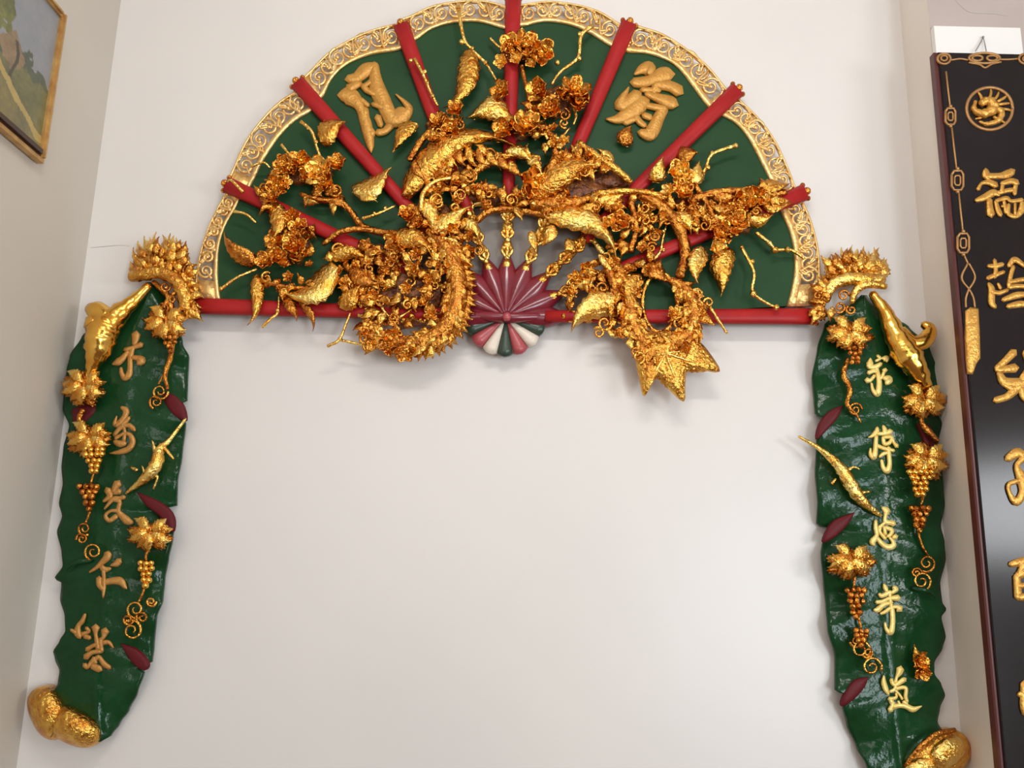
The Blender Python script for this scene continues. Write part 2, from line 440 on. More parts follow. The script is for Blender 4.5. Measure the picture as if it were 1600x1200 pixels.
# white batten the board hangs from
a_, b_ = P(1453, 47, DP), P(1595, 112, DP)
mb = MB(); mb.box((a_.x + 0.002, -DP - 0.022, b_.z), (b_.x, -DP, a_.z))
tb = mb.build('trim_1', BATTEN, None, smooth=False); tb['kind'] = 'structure'
# hairline cracks in the plaster
def crack(parent, pts, r, d, x=None):
    mb = MB(); ptube(mb, [(a, b, d, r * q) for a, b, q in pts], 5, 3); return mb.build('plaster_crack', CRACK, parent)
crack(wall_back, [(142, 387, .5), (165, 385, 1), (190, 383, .6), (203, 385, .3)], 0.6, 0.0004)
crack(pillar, [(1492, 0, .6), (1507, 14, 1.2), (1520, 20, 1.0), (1550, 21, 1), (1575, 25, .4)], 0.9, DP + 0.0004)

# ------------------------------------------------------------------ landscape picture on the left wall
PX0 = XL + 0.006
pic = thing('landscape_picture', 'gilt framed landscape picture hanging on the left wall', 'picture', Vector((PX0, -0.70, 2.714)))
y0, y1, z0, z1 = -0.343, -1.06, 2.714, 3.196        # right edge nearest the corner
fwid = 0.019
def fbar(ya, yb, za, zb, material=FRAME, t=0.028):
    mb = MB(); ys = sorted((ya, yb)); zs = sorted((za, zb))
    mb.box((PX0, ys[0], zs[0]), (PX0 + t * 0.7, ys[1], zs[1]))
    e = 0.006
    mb.box((PX0 + t * 0.7, ys[0] + e, zs[0] + e), (PX0 + t, ys[1] - e, zs[1] - e))
    return mb.build('frame_bar', material, pic, smooth=False)
fbar(y0, y0 - fwid, z0, z1); fbar(y1, y1 + fwid, z0, z1)
fbar(y0 - fwid, y1 + fwid, z1 - fwid, z1); fbar(y0 - fwid, y1 + fwid, z0 + 0.004, z0 + 0.030, FRAMED)
mb = MB(); mb.box((PX0, y1, z0 - 0.008), (PX0 + 0.020, y0, z0 + 0.004)); mb.build('frame_lower_edge', FRAME, pic, smooth=False)
# canvas with a painted landscape as vertex colour print
NY, NZ = 200, 140
vs, fs, cols = [], [], []
ya, yb, za, zb = y0 - fwid, y1 + fwid, z0 + 0.028, z1 - fwid
from mathutils import noise as mnoise
def paint(u, v):
    """u: 0 right edge .. 1 left edge, v: 0 bottom .. 1 top"""
    def N(k, z): return mnoise.noise(Vector((u * k, v * k * 0.7, z)))
    n = N(9, 0) * 0.5 + N(27, 3) * 0.35 + N(70, 7) * 0.3
    sky = (0.27 + 0.05 * n, 0.285 + 0.04 * n, 0.31 + 0.02 * n)
    hill = 0.44 + 0.20 * u + 0.05 * math.sin(u * 9 + 0.5) + 0.07 * N(14, 5) + 0.04 * N(40, 2)
    path = 0.07 + 0.95 * u ** 1.25 + 0.02 * N(12, 9)
    c = sky if v > hill else (0.16 + 0.10 * n, 0.155 + 0.08 * n, 0.065 + 0.03 * n)
    if hill - 0.09 < v < hill: c = (0.09 + 0.05 * n, 0.11 + 0.05 * n, 0.07 + 0.02 * n)
    tr = (u - 0.48) ** 2 / 0.045 + (v - 0.72) ** 2 / 0.10
    if tr + 0.5 * N(18, 4) < 0.8: c = (0.16 + 0.13 * n, 0.17 + 0.12 * n, 0.05 + 0.03 * n)
    hs = abs(u - 0.27) + abs(v - 0.46) * 0.7
    if hs < 0.10 + 0.03 * n: c = (0.26 + 0.16 * n, 0.18 + 0.12 * n, 0.10 + 0.06 * n)
    if abs(u - 0.25 - 0.03 * N(8, 1)) < 0.010 and 0.25 < v < 0.55: c = (0.07, 0.06, 0.04)
    if abs(v - path) < 0.028 + 0.02 * n: c = (0.46 + 0.1 * n, 0.34 + 0.08 * n, 0.11)
    elif v < path - 0.03: c = (0.21 + 0.12 * n, 0.18 + 0.09 * n, 0.075)
    if u > 0.8 and v > 0.55: c = (0.12 + 0.08 * n, 0.13 + 0.08 * n, 0.06)
    return [max(0.0, x) for x in c]
for i in range(NY + 1):
    for j in range(NZ + 1):
        u, v = i / NY, j / NZ
        vs.append((PX0 + 0.012, ya + (yb - ya) * u, za + (zb - za) * v)); cols.append(paint(u, v))
for i in range(NY):
    for j in range(NZ):
        a = i * (NZ + 1) + j; fs.append((a, a + 1, a + NZ + 2, a + NZ + 1))
cv = obj('canvas', vs, fs, [], pic, smooth=False)
ca = cv.data.color_attributes.new('print', 'FLOAT_COLOR', 'POINT')
for i, c in enumerate(cols): ca.data[i].color = (*c, 1)
CM = mat('landscape_print', (0.3, 0.3, 0.3), 0.35)
at_ = CM.node_tree.nodes.new('ShaderNodeAttribute'); at_.attribute_name = 'print'
CM.node_tree.links.new(at_.outputs['Color'], CM.node_tree.nodes['Principled BSDF'].inputs['Base Color'])
cv.data.materials.append(CM)

# ------------------------------------------------------------------ the carved fan
CX, CY = 790.0, 494.0
fan = thing('carved_wall_fan', 'large green and gold half-round carved fan mounted high on the white wall', 'wall carving', P(CX, CY, 0))
TIPS = [(300, 477), (352, 287), (463, 127), (626, 36), (802, -4), (984, 34), (1154, 138), (1260, 299), (1277, 494)]
INN = [  # inner edge of the gilt border, section by section
    [(345, 470), (341, 430), (343, 385), (353, 352), (368, 326)],
    [(400, 276), (413, 250), (436, 215), (461, 190), (486, 175)],
    [(506, 150), (518, 125), (540, 103), (577, 87), (619, 80)],
    [(652, 62), (673, 47), (705, 37), (747, 35), (788, 46)],
    [(818, 42), (849, 35), (886, 39), (917, 51), (951, 72)],
    [(981, 83), (1006, 84), (1032, 91), (1060, 108), (1099, 160)],
    [(1124, 180), (1148, 193), (1168, 216), (1186, 250), (1207, 292)],
    [(1221, 336), (1234, 366), (1240, 400), (1239, 435), (1229, 478)]]
OUT = [
    [(303, 467), (306, 425), (316, 380), (332, 338), (350, 305)],
    [(364, 262), (382, 222), (408, 186), (436, 158), (461, 142)],
    [(482, 112), (512, 82), (552, 58), (590, 43), (622, 36)],
    [(640, 24), (676, 8), (715, 1), (755, 0), (790, 8)],
    [(816, 6), (855, 1), (895, 5), (935, 16), (968, 36)],
    [(1000, 40), (1036, 52), (1074, 76), (1108, 104), (1134, 136)],
    [(1160, 158), (1188, 186), (1210, 216), (1228, 252), (1243, 290)],
    [(1256, 315), (1270, 350), (1280, 392), (1282, 432), (1278, 478)]]
RIN = 178.0
def _on_rib(k, p):
    L = math.hypot(TIPS[k][0] - 790, TIPS[k][1] - 494); r = math.hypot(p[0] - 790, p[1] - 494)
    return (790 + (TIPS[k][0] - 790) * r / L, 494 + (TIPS[k][1] - 494) * r / L)
for _k in range(8):
    for _A in (INN, OUT):
        _A[_k] = ([_on_rib(_k, _A[_k][0])] if _k else []) + _A[_k] + ([_on_rib(_k + 1, _A[_k][-1])] if _k < 7 else [])
def ang(p): return math.atan2(CY - p[1], p[0] - CX)
TA = [ang(t) for t in TIPS]; TA[0] = math.pi - 0.0 if TA[0] > 0 else TA[0]
TA = [math.pi] + TA[1:-1] + [0.0]
for k in range(8):
    rows = []
    inn = cat(INN[k], 4); N = len(inn) - 1
    i0, i1 = TIPS[k], TIPS[k + 1]
    top = [(i0[0] * 0.12 + inn[0][0] * 0.88, i0[1] * 0.12 + inn[0][1] * 0.88)] + inn[1:-1] + [(i1[0] * 0.12 + inn[-1][0] * 0.88, i1[1] * 0.12 + inn[-1][1] * 0.88)]
    for q in (0, 0.34, 0.67, 1.0):
        r = []
        for j in range(N + 1):
            t = j / N; a = TA[k] + (TA[k + 1] - TA[k]) * t
            bx, by = CX + RIN * math.cos(a), CY - RIN * math.sin(a)
            tx, ty = inn[j]
            # let the outer corners run under the ribs
            ex = 0.06 * (t - 0.5) * 2
            r.append((bx + (tx - bx) * q, by + (ty - by) * q, 0.045))
        rows.append(r[::-1])
    mb = MB(); slab(mb, rows, 0.02)
    mb.build('fan_panel', GREEN, fan, smooth=False)
# filler strips so panels meet under every rib
for k in range(9):
    t = TIPS[k]; L = math.hypot(t[0] - CX, t[1] - CY); ux, uy = (t[0] - CX) / L, (t[1] - CY) / L
    nx, ny = -uy, ux; r0 = 62 if k in (0, 8) else RIN - 6
    prof = [(-1.0, 0.03), (-0.92, 0.066), (-0.6, 0.074), (0, 0.076), (0.6, 0.074), (0.92, 0.066), (1.0, 0.03)]
    rows = []
    for i in range(9):
        q = i / 8; rr = r0 + (L - r0) * q; hw = 9.5 + 3.5 * q
        rows.append([(CX + ux * rr + nx * hw * u, CY + uy * rr + ny * hw * u, dd) for u, dd in prof])
    mb = MB(); slab(mb, rows, 0.006)
    rib = mb.build('rib', RED, fan)
    mb = MB()
    for s_ in (-1, 1):
        mb.ball(P(t[0] - ux * 2 + nx * 11 * s_, t[1] - uy * 2 + ny * 11 * s_, 0.055), 4.5 * S(), 7, 5)
    mb.ball(P(t[0] + ux * 1, t[1] + uy * 1, 0.058), 6.5 * S(), 8, 5)
    mb.build('rib_finial', GOLDD, rib)
# gilt openwork border
def band(mb, A, B, d, h):
    """raised flat band between two px polylines of equal length"""
    rows = [[(a[0], a[1], d), (a[0] * .8 + b[0] * .2, a[1] * .8 + b[1] * .2, d + h), (a[0] * .2 + b[0] * .8, a[1] * .2 + b[1] * .8, d + h), (b[0], b[1], d)] for a, b in zip(A, B)]
    slab(mb, rows, 0.012)
for k in range(8):
    inn, out = cat(INN[k], 4), cat(OUT[k], 4)
    NS = len(inn)
    def mix(t): return [(a[0] + (b[0] - a[0]) * t, a[1] + (b[1] - a[1]) * t) for a, b in zip(inn, out)]
    mb = MB(); wid = 0.22 if k < 4 else (0.26 if k < 6 else 0.32)
    band(mb, mix(0.0), mix(wid), 0.044, 0.010); band(mb, mix(0.90), mix(1.0), 0.044, 0.008)
    def cell(u, t):
        f = u * (len(inn) - 1); i = min(int(f), len(inn) - 2); q = f - i
        A = mix(t); return (A[i][0] + (A[i + 1][0] - A[i][0]) * q, A[i][1] + (A[i + 1][1] - A[i][1]) * q)
    # solid end plates next to the ribs
    for ua, ub in ((0.0, 0.15), (0.85, 1.0)):
        rows = [[(*cell(ua + (ub - ua) * i / 2, t), 0.048) for t in (0.1, 0.5, 0.95)] for i in range(3)]
        slab(mb, rows, 0.01)
    sec = mb.build('border_section', BORDER, fan)
    mb = MB(); NU = 7
    for i in range(NU):
        u0 = 0.17 + 0.66 * (i + 0.5) / NU; cxy = cell(u0, 0.56)
        a_ = cell(u0, 0.9); b_ = cell(u0, 0.22); R_ = math.hypot(a_[0] - b_[0], a_[1] - b_[1]) / 2 * 0.98
        sg = 1 if i % 2 else -1; base = math.atan2(a_[1] - b_[1], a_[0] - b_[0])
        pts = []
        for j in range(21):
            t = j / 20; a = base + sg * (0.2 + t * 2 * math.pi * 1.45); q = R_ * (1.0 - 0.75 * t)
            pts.append((cxy[0] + q * math.cos(a), cxy[1] + q * math.sin(a), 0.047 + 0.004 * math.sin(i), 2.7 - 0.6 * t))
        ptube(mb, pts, 5, 1, sm=False)
        # connecting S stems and a bud
        c2 = cell(min(0.93, u0 + 0.39 / NU), 0.25 if i % 2 else 0.85); c3 = cell(min(0.95, u0 + 0.70 / NU), 0.6)
        ptube(mb, [(*a_, 0.048, 2.0), (*c2, 0.051, 2.4), (*c3, 0.047, 1.4)], 5, 4)
        mb.ball(P(*c2, 0.052), 3.4 * S(), 6, 4); mb.ball(P(*cxy, 0.05), 3.6 * S(), 6, 4)
        c4 = cell(max(0.05, u0 - 0.34 / NU), 0.8 if i % 2 else 0.3)
        ptube(mb, [(*cxy, 0.048, 1.6), (*c4, 0.052, 2.2)], 5, 3)
    mb.build('scrollwork', BORDER, sec)

# hub: maroon flutes, gilt sticks, striped pivot
for k in range(9):
    a = TA[k]; ux, uy = math.cos(a), -math.sin(a); nx, ny = -uy, ux
    rows = []
    for i in range(11):
        q = i / 10; rr = 4 + 92 * q; hw = (3.5 + 16.0 * math.sin(math.pi * min(1, q * 0.62 + 0.02)) ** 1.0) * (1.0 if q < 0.55 else 1.0 - 0.75 * ((q - 0.55) / 0.45) ** 1.2)
        rows.append([(CX + ux * rr + nx * hw * u, CY + uy * rr + ny * hw * u, 0.05 + 0.030 * (1 - abs(u) ** 1.5) * (1 - 0.5 * q)) for u in (-1, -0.7, -0.35, 0, 0.35, 0.7, 1)])
    mb = MB(); slab(mb, rows, 0.02)
    fl = mb.build('hub_flute', MAROON, fan)
    # carved gilt stick with beads and waists
    mb = MB(); pts = []
    for i in range(25):
        q = i / 24; rr = 72 + 112 * q
        rad = 4.5 + 4.5 * q + 2.6 * math.sin(q * 23)
        pts.append((CX + ux * rr, CY + uy * rr, 0.055, rad))
    ptube(mb, pts, 8, 1, sm=False)
    for q in (0.3, 0.55, 0.8):
        rr = 75 + 105 * q
        mb.ball(P(CX + ux * rr + nx * 6, CY + uy * rr + ny * 6, 0.066), 4.2 * S(), 7, 5); mb.ball(P(CX + ux * rr - nx * 6, CY + uy * rr - ny * 6, 0.066), 4.2 * S(), 7, 5)
    for q in (0.15, 0.42, 0.68, 0.9):
        rr = 75 + 105 * q; mb.ball(P(CX + ux * rr, CY + uy * rr, 0.074), (4.0 + 2.5 * q) * S(), 7, 5)
        for sg in (-1, 1):
            ptube(mb, [(CX + ux * rr, CY + uy * rr, 0.06, 3), (CX + ux * (rr + 10) + nx * sg * (7 + 4 * q), CY + uy * (rr + 10) + ny * sg * (7 + 4 * q), 0.066, 2.6), (CX + ux * (rr + 20) + nx * sg * (5 + 3 * q), CY + uy * (rr + 20) + ny * sg * (5 + 3 * q), 0.062, 1)], 6, 4)
    mb.build('gilt_stick', GOLD if k in (1, 2, 7) else (GOLDB if k in (3, 4, 5) else GOLD), fan)
PV = [DKGREEN, PINKRED, IVORY, DKGREEN, PINKRED, IVORY, DKGREEN]
for k in range(7):
    a0 = math.pi + 0.10 + (math.pi - 0.20) * k / 7; a1 = math.pi + 0.10 + (math.pi - 0.20) * (k + 0.94) / 7
    rows = []
    for i in range(7):
        q = i / 6; rr = 6 + 52 * q; rr2 = rr
        r = []
        for j in range(5):
            t = j / 4; a = a0 + (a1 - a0) * t; bulge = 1 + (0.06 * math.sin(math.pi * t) if i == 6 else 0)
            r.append((CX + rr2 * bulge * math.cos(a) * 1.04, CY + 2 - rr2 * bulge * math.sin(a) * 0.98, 0.046 + 0.010 * math.sin(math.pi * t) * q + 0.004))
        rows.append(r)
    mb = MB(); slab(mb, rows, 0.018); mb.build('pivot_petal', PV[k], fan)
mb = MB(); mb.ball(P(CX + 2, CY + 1, 0.088), 7 * S(), 10, 7, (1, .7, 1)); mb.build('pivot_rivet', PINKRED, fan)
# hub underside bar
mb = MB(); ptube(mb, [(735, 492, 0.055, 7), (790, 496, 0.07, 9), (850, 495, 0.055, 7)], 8, 5); mb.build('hub_bar', MAROON, fan)
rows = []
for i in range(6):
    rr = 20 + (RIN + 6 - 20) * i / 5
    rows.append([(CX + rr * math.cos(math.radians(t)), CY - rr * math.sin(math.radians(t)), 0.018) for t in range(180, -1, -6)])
mb = MB(); slab(mb, rows[::-1], 0.012); mb.build('grey_opening_sheet', GREY, fan, smooth=False)  # added grey half-disc that darkens the pierced centre
# gilt rim around the pierced centre
mb = MB(); pts = []
for i in range(61):
    a = math.radians(4 + 172 * i / 60); pts.append((CX + (RIN + 3) * math.cos(a), CY - (RIN + 3) * math.sin(a), 0.056, 5.0 + 1.2 * math.sin(i * 1.9)))
ptube(mb, pts, 8, 1, sm=False); mb.build('opening_rim', GOLDB, fan)

# the two large characters
character(fan, (520, 90), 8.0, [
    [(190, 270, 70), (300, 250, 90), (420, 150, 110), (540, 80, 40)],
    [(110, 470, 90), (200, 480, 150), (300, 560, 110), (350, 650, 75), (400, 780, 90), (440, 930, 90), (470, 1100, 60), (480, 1190, 10)],
    [(520, 90, 70), (530, 250, 100), (560, 400, 130), (620, 530, 130), (700, 700, 120), (760, 780, 130), (880, 710, 140), (950, 640, 70), (900, 560, 40), (790, 460, 15)],
    [(330, 320, 60), (200, 390, 80)], [(380, 350, 55), (430, 410, 50), (520, 460, 40)], [(350, 520, 40), (440, 600, 40)],
    [(400, 640, 60), (420, 850, 80), (500, 960, 60)], [(560, 940, 60), (650, 920, 60), (720, 850, 70)],
    [(500, 580, 40), (620, 620, 50), (680, 650, 40)], [(560, 740, 60), (600, 850, 45)], [(470, 300, 40), (390, 360, 40)]],
    0.0445, 0.014, CHARF, ws=1.6)
character(fan, (940, 85), 8.0, [
    [(410, 250, 20), (500, 190, 80), (590, 180, 120), (600, 250, 40)],
    [(400, 350, 80), (500, 350, 90), (620, 320, 90), (760, 260, 130), (850, 250, 110)],
    [(700, 370, 90), (860, 400, 90), (970, 460, 100)],
    [(340, 410, 15), (280, 520, 60), (230, 640, 100), (330, 590, 90), (450, 500, 100)],
    [(560, 490, 50), (720, 550, 80), (850, 600, 110), (910, 620, 90)],
    [(500, 440, 45), (600, 445, 45), (720, 440, 60)], [(700, 350, 80), (640, 480, 50)],
    [(60, 810, 20), (200, 810, 80), (330, 740, 120), (460, 640, 140), (550, 580, 100)],
    [(560, 640, 50), (700, 665, 60), (800, 680, 60)],
    [(770, 680, 90), (710, 800, 95), (650, 930, 110), (590, 1000, 110), (480, 975, 60)],
    [(530, 760, 55), (610, 790, 55)], [(430, 780, 55), (480, 850, 55), (540, 890, 45)], [(430, 800, 50), (290, 850, 60)]],
    0.0445, 0.014, CHARF, ws=1.6)

# --- branches
BR = [  # (points (px,py,r), depth)
    ([(470, 303, 4), (497, 312, 5), (530, 315, 5), (548, 330, 5), (565, 352, 6), (590, 362, 6), (640, 368, 6)], 0.085),
    ([(505, 382, 4), (530, 363, 5), (560, 358, 5), (592, 363, 5), (622, 376, 6), (650, 388, 7)], 0.09),
    ([(400, 434, 4), (430, 445, 4), (470, 450, 4), (510, 448, 4), (545, 430, 4)], 0.085),
    ([(815, 103, 4), (820, 125, 4), (826, 152, 4), (822, 185, 5)], 0.085),
    ([(933, 303, 7), (972, 299, 6), (1010, 301, 6), (1040, 310, 7)], 0.10),
    ([(1000, 306, 8), (1028, 318, 9), (1052, 342, 10), (1068, 375, 10), (1070, 405, 9), (1062, 432, 8)], 0.09),
    ([(985, 315, 6), (992, 340, 5), (993, 362, 5), (985, 392, 6)], 0.09),
    ([(1080, 312, 8), (1125, 300, 7), (1163, 300, 8), (1201, 304, 7), (1228, 300, 6)], 0.085),
    ([(903, 222, 6), (933, 245, 7), (964, 266, 7), (985, 285, 6)], 0.095),
    ([(655, 340, 6), (640, 360, 6), (632, 385, 6), (615, 408, 6), (592, 428, 6)], 0.085),
    ([(850, 195, 5), (862, 215, 5), (868, 240, 6), (860, 262, 6)], 0.09),
    ([(940, 400, 6), (955, 430, 8), (962, 460, 8), (958, 492, 7)], 0.085),
    ([(685, 195, 5), (672, 205, 6), (655, 225, 6), (640, 250, 6)], 0.085),
    ([(1085, 290, 6), (1105, 318, 5), (1118, 345, 6), (1130, 365, 6)], 0.085),
    ([(745, 345, 6), (765, 330, 6), (800, 326, 6), (835, 332, 7), (860, 338, 7)], 0.075)]
for pts, d in BR:
    mb = MB(); ptube(mb, [(x, y, d + 0.008 * math.sin(i * 1.3), r) for i, (x, y, r) in enumerate(pts)], 7, 5, wob=0.12)
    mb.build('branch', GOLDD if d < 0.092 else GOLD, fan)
TW = [
    ([(470, 190), (487, 205), (495, 230), (502, 248)], 2.6, [(482, 201, 4), (494, 222, 4)]),
    ([(345, 452), (370, 434), (402, 420)], 2.4, [(346, 451, 4)]),
    ([(716, 14), (725, 60), (738, 78), (760, 100), (778, 130)], 2.6, [(716, 12, 4), (721, 66, 5), (738, 76, 4), (759, 98, 4)]),
    ([(926, 40), (908, 56), (903, 90), (876, 112), (862, 132)], 3.2, [(906, 54, 5), (871, 98, 5), (905, 92, 5), (921, 42, 3)]),
    ([(1150, 227), (1113, 241), (1102, 264), (1090, 280)], 2.8, [(1149, 228, 5), (1113, 240, 5), (1106, 262, 5)]),
    ([(1158, 385), (1178, 425), (1176, 456), (1201, 475), (1217, 481)], 2.6, [(1175, 409, 5), (1177, 459, 6), (1213, 480, 5)]),
    ([(1182, 364), (1201, 379), (1213, 390), (1236, 391), (1257, 404)], 3.0, [(1202, 380, 5), (1211, 391, 6), (1230, 390, 5)]),
    ([(1098, 333), (1117, 341), (1140, 337), (1144, 324)], 2.2, []),
    ([(1106, 475), (1125, 504), (1136, 521)], 2.4, [(1134, 518, 3)]),
    ([(512, 541), (530, 531), (540, 508), (547, 490)], 2.2, [(531, 530, 4)]),
    ([(530, 531), (570, 539), (604, 541)], 2.0, [(577, 541, 4)]),
    ([(410, 511), (423, 498), (434, 488), (436, 462)], 2.2, [(434, 485, 4)]),
    ([(766, 60), (778, 72), (790, 80)], 2.2, [(767, 61, 3)]),
    ([(440, 226), (453, 243), (460, 256)], 2.2, [(441, 227, 3)]),
    ([(567, 341), (590, 334), (617, 322)], 2.4, [(585, 333, 3), (602, 326, 4)]),
    ([(1008, 418), (1030, 396), (1036, 372), (1041, 352)], 2.2, [(1036, 390, 4), (1006, 410, 4), (1037, 362, 4)]),
    ([(648, 92), (662, 118), (672, 142), (684, 165)], 2.6, [(642, 95, 4), (664, 112, 4), (668, 130, 4), (676, 150, 4)]),
    ([(380, 300), (362, 282), (356, 284)], 2.2, []), ([(392, 260), (412, 254), (422, 262)], 2.0, []),
    ([(365, 330), (385, 335), (400, 348)], 2.4, []), ([(745, 555), (735, 520)], 0.1, []),
    ([(868, 210), (872, 222), (880, 212), (890, 200)], 2.4, []), ([(893, 162), (900, 180), (896, 195)], 2.4, []),
    ([(905, 260), (920, 268), (935, 266)], 2.0, []), ([(960, 455), (950, 475), (955, 500)], 2.6, []),
    ([(590, 470), (605, 492), (620, 497), (645, 482)], 2.6, [(618, 498, 4), (590, 470, 3)]),
    ([(560, 492), (590, 498), (618, 500)], 2.6, [(572, 492, 4)]), ([(598, 518), (625, 526), (645, 528)], 2.8, []),
    ([(700, 278), (718, 283), (738, 291)], 2.6, [])]
for pts, r, buds in TW:
    if r < 1: continue
    twig(fan, pts, 0.082 + rnd.uniform(-0.006, 0.02), r * 1.1, buds, GOLDB)

# --- single leaves: base, tip, width, depth, material, bend
LV = [
    ((550, 300), (613, 260), 32, .10, GOLDB, .18), ((560, 305), (590, 316), 12, .10, GOLDB, 0),
    ((500, 222), (542, 190), 34, .095, GOLD, -.1), ((652, 192), (612, 238), 22, .085, GOLD, .15),
    ((402, 414), (350, 360), 26, .09, GOLDD, -.08), ((402, 428), (386, 508), 20, .09, GOLD, -.06),
    ((528, 418), (433, 452), 44, .105, GOLDB, -.18), ((512, 396), (580, 414), 26, .095, GOLD, -.08),
    ((612, 368), (674, 400), 34, .105, GOLD, -.12), ((530, 480), (566, 444), 28, .10, GOLD, .1),
    ((446, 462), (463, 502), 18, .09, GOLDD, 0), ((468, 466), (488, 518), 13, .09, GOLDD, -.08),
    ((434, 316), (418, 378), 28, .10, GOLD, -.1), ((738, 76), (693, 168), 34, .085, GOLD, -.10),
    ((798, 180), (728, 184), 40, .10, GOLDB, .22), ((1020, 284), (1037, 244), 24, .105, GOLDB, .1),
    ((1078, 288), (1094, 250), 24, .105, GOLDB, .15), ((1095, 384), (1092, 444), 28, .10, GOLDB, .04),
    ((1138, 386), (1126, 464), 36, .095, GOLD, .12), ((1058, 330), (1080, 366), 30, .105, GOLDB, 0),
    ((1165, 345), (1207, 334), 20, .095, GOLDB, .1), ((856, 334), (964, 408), 38, .11, GOLDB, -.16),
    ((936, 396), (960, 436), 10, .10, GOLDB, 0), ((662, 312), (672, 362), 26, .11, GOLDB, -.1),
    ((672, 362), (737, 322), 28, .11, GOLDB, .06), ((726, 340), (747, 376), 20, .10, GOLDB, 0),
    ((968, 462), (892, 521), 42, .10, GOLDB, .08), ((1003, 418), (1050, 442), 26, .10, GOLDD, -.15),
    ((972, 226), (988, 196), 26, .08, GOLDD, 0), ((1058, 242), (1092, 238), 28, .08, GOLDD, .1),
    ((830, 360), (836, 400), 14, .10, GOLDB, 0), ((866, 352), (846, 384), 22, .10, GOLDB, 0), ((896, 376), (880, 392), 20, .10, GOLDB, 0),
    ((905, 340), (935, 302), 24, .10, GOLD, .1), ((930, 312), (985, 300), 18, .105, GOLDB, .1),
    ((955, 262), (930, 232), 20, .10, GOLDB, .1), ((790, 235), (835, 255), 18, .105, GOLDB, -.2), ((826, 240), (845, 272), 18, .10, GOLDB, 0),
    ((520, 300), (540, 330), 20, .085, GOLDD, 0), ((640, 320), (655, 352), 22, .095, GOLDD, 0),
    ((1000, 428), (978, 480), 26, .10, GOLD, .1), ((1110, 300), (1160, 312), 20, .095, GOLDD, .1),
    ((1185, 300), (1235, 286), 22, .09, GOLD, -.1), ((1190, 318), (1240, 318), 20, .09, GOLD, .1),
    ((545, 420), (598, 440), 24, .10, GOLDD, .1), ((700, 380), (740, 420), 20, .10, GOLD, .1), ((590, 400), (560, 420), 20, .095, GOLD, .1)]
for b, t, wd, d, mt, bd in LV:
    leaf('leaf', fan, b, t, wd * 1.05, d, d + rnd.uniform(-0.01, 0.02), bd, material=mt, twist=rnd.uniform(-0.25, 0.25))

# --- blossoms
FL = [
    (447, 262, 21, 'g'), (470, 252, 20, 'g'), (500, 267, 24, 'b'), (526, 258, 19, 'g'), (507, 285, 18, 'g'), (433, 290, 19, 'g'), (425, 310, 15, 'd'), (480, 274, 15, 'd'),
    (460, 382, 21, 'd'), (464, 362, 18, 'd'), (430, 376, 16, 'g'), (417, 408, 19, 'g'), (436, 402, 17, 'd'), (470, 402, 18, 'd'), (458, 340, 16, 'd'), (470, 352, 12, 'd'),
    (820, 75, 28, 'g'), (845, 82, 24, 'g'), (799, 72, 21, 'd'), (783, 97, 13, 'b'), (806, 91, 12, 'b'), (831, 97, 12, 'b'), (784, 142, 20, 'g'), (843, 142, 22, 'd'),
    (860, 172, 22, 'd'), (897, 142, 26, 'g'), (906, 164, 22, 'd'), (880, 150, 16, 'd'), (820, 200, 30, 'g'), (789, 203, 22, 'g'), (713, 172, 17, 'd'), (685, 192, 18, 'g'), (704, 202, 18, 'g'),
    (1063, 270, 24, 'b'), (1064, 300, 22, 'g'), (832, 288, 30, 'g'), (1163, 314, 22, 'g'), (1180, 308, 20, 'g'), (1148, 350, 24, 'd'), (1126, 366, 22, 'd'), (1120, 385, 16, 'b'),
    (968, 346, 20, 'd'), (952, 350, 14, 'b'), (637, 337, 18, 'd'), (652, 350, 15, 'd'),
    (632, 550, 17, 'g'), (608, 543, 15, 'g'), (650, 545, 14, 'd'), (586, 537, 11, 'b')]
for x, y, R, k in FL:
    flower(fan, x, y, R, 0.095 + rnd.uniform(-0.006, 0.012), k)
# blossoms, leaves and curls crowded in the dense patches
def crowd(cx, cy, rx, ry, nf, nl, nc, d, keys='gd', wr=(9, 14)):
    for i in range(nf):
        a = rnd.uniform(0, 6.28); q = math.sqrt(rnd.random())
        flower(fan, cx + rx * q * math.cos(a), cy + ry * q * math.sin(a), rnd.uniform(*wr), d + rnd.uniform(0, .02), rnd.choice(keys), 0.6, 0)
    for i in range(nl):
        a = rnd.uniform(0, 6.28); q = math.sqrt(rnd.random()); x, y = cx + rx * q * math.cos(a), cy + ry * q * math.sin(a)
        b = rnd.uniform(0, 6.28); L = rnd.uniform(18, 30)
        leaf('small_leaf', fan, (x, y), (x + L * math.cos(b), y + L * math.sin(b)), rnd.uniform(10, 17), d + rnd.uniform(0, .02), None, rnd.uniform(-.2, .2), material=rnd.choice((GOLD, GOLDD, GOLD, GOLDB)), n=8, twist=rnd.uniform(-.4, .4))
    for i in range(nc):
        a = rnd.uniform(0, 6.28); q = math.sqrt(rnd.random())
        curl(fan, (cx + rx * q * math.cos(a), cy + ry * q * math.sin(a)), rnd.uniform(7, 11), d + rnd.uniform(0.005, .02), 2.2, 1.3, rnd.uniform(0, 6), rnd.choice((-1, 1)), rnd.choice((GOLD, GOLDD)))
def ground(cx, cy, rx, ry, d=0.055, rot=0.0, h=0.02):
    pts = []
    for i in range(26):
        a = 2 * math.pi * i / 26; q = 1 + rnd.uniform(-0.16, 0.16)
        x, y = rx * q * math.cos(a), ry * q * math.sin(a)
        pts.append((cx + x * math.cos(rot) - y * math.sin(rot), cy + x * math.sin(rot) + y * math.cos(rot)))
    relief('carved_ground', fan, pts, (cx, cy), d, h, GROUND, 0.02)
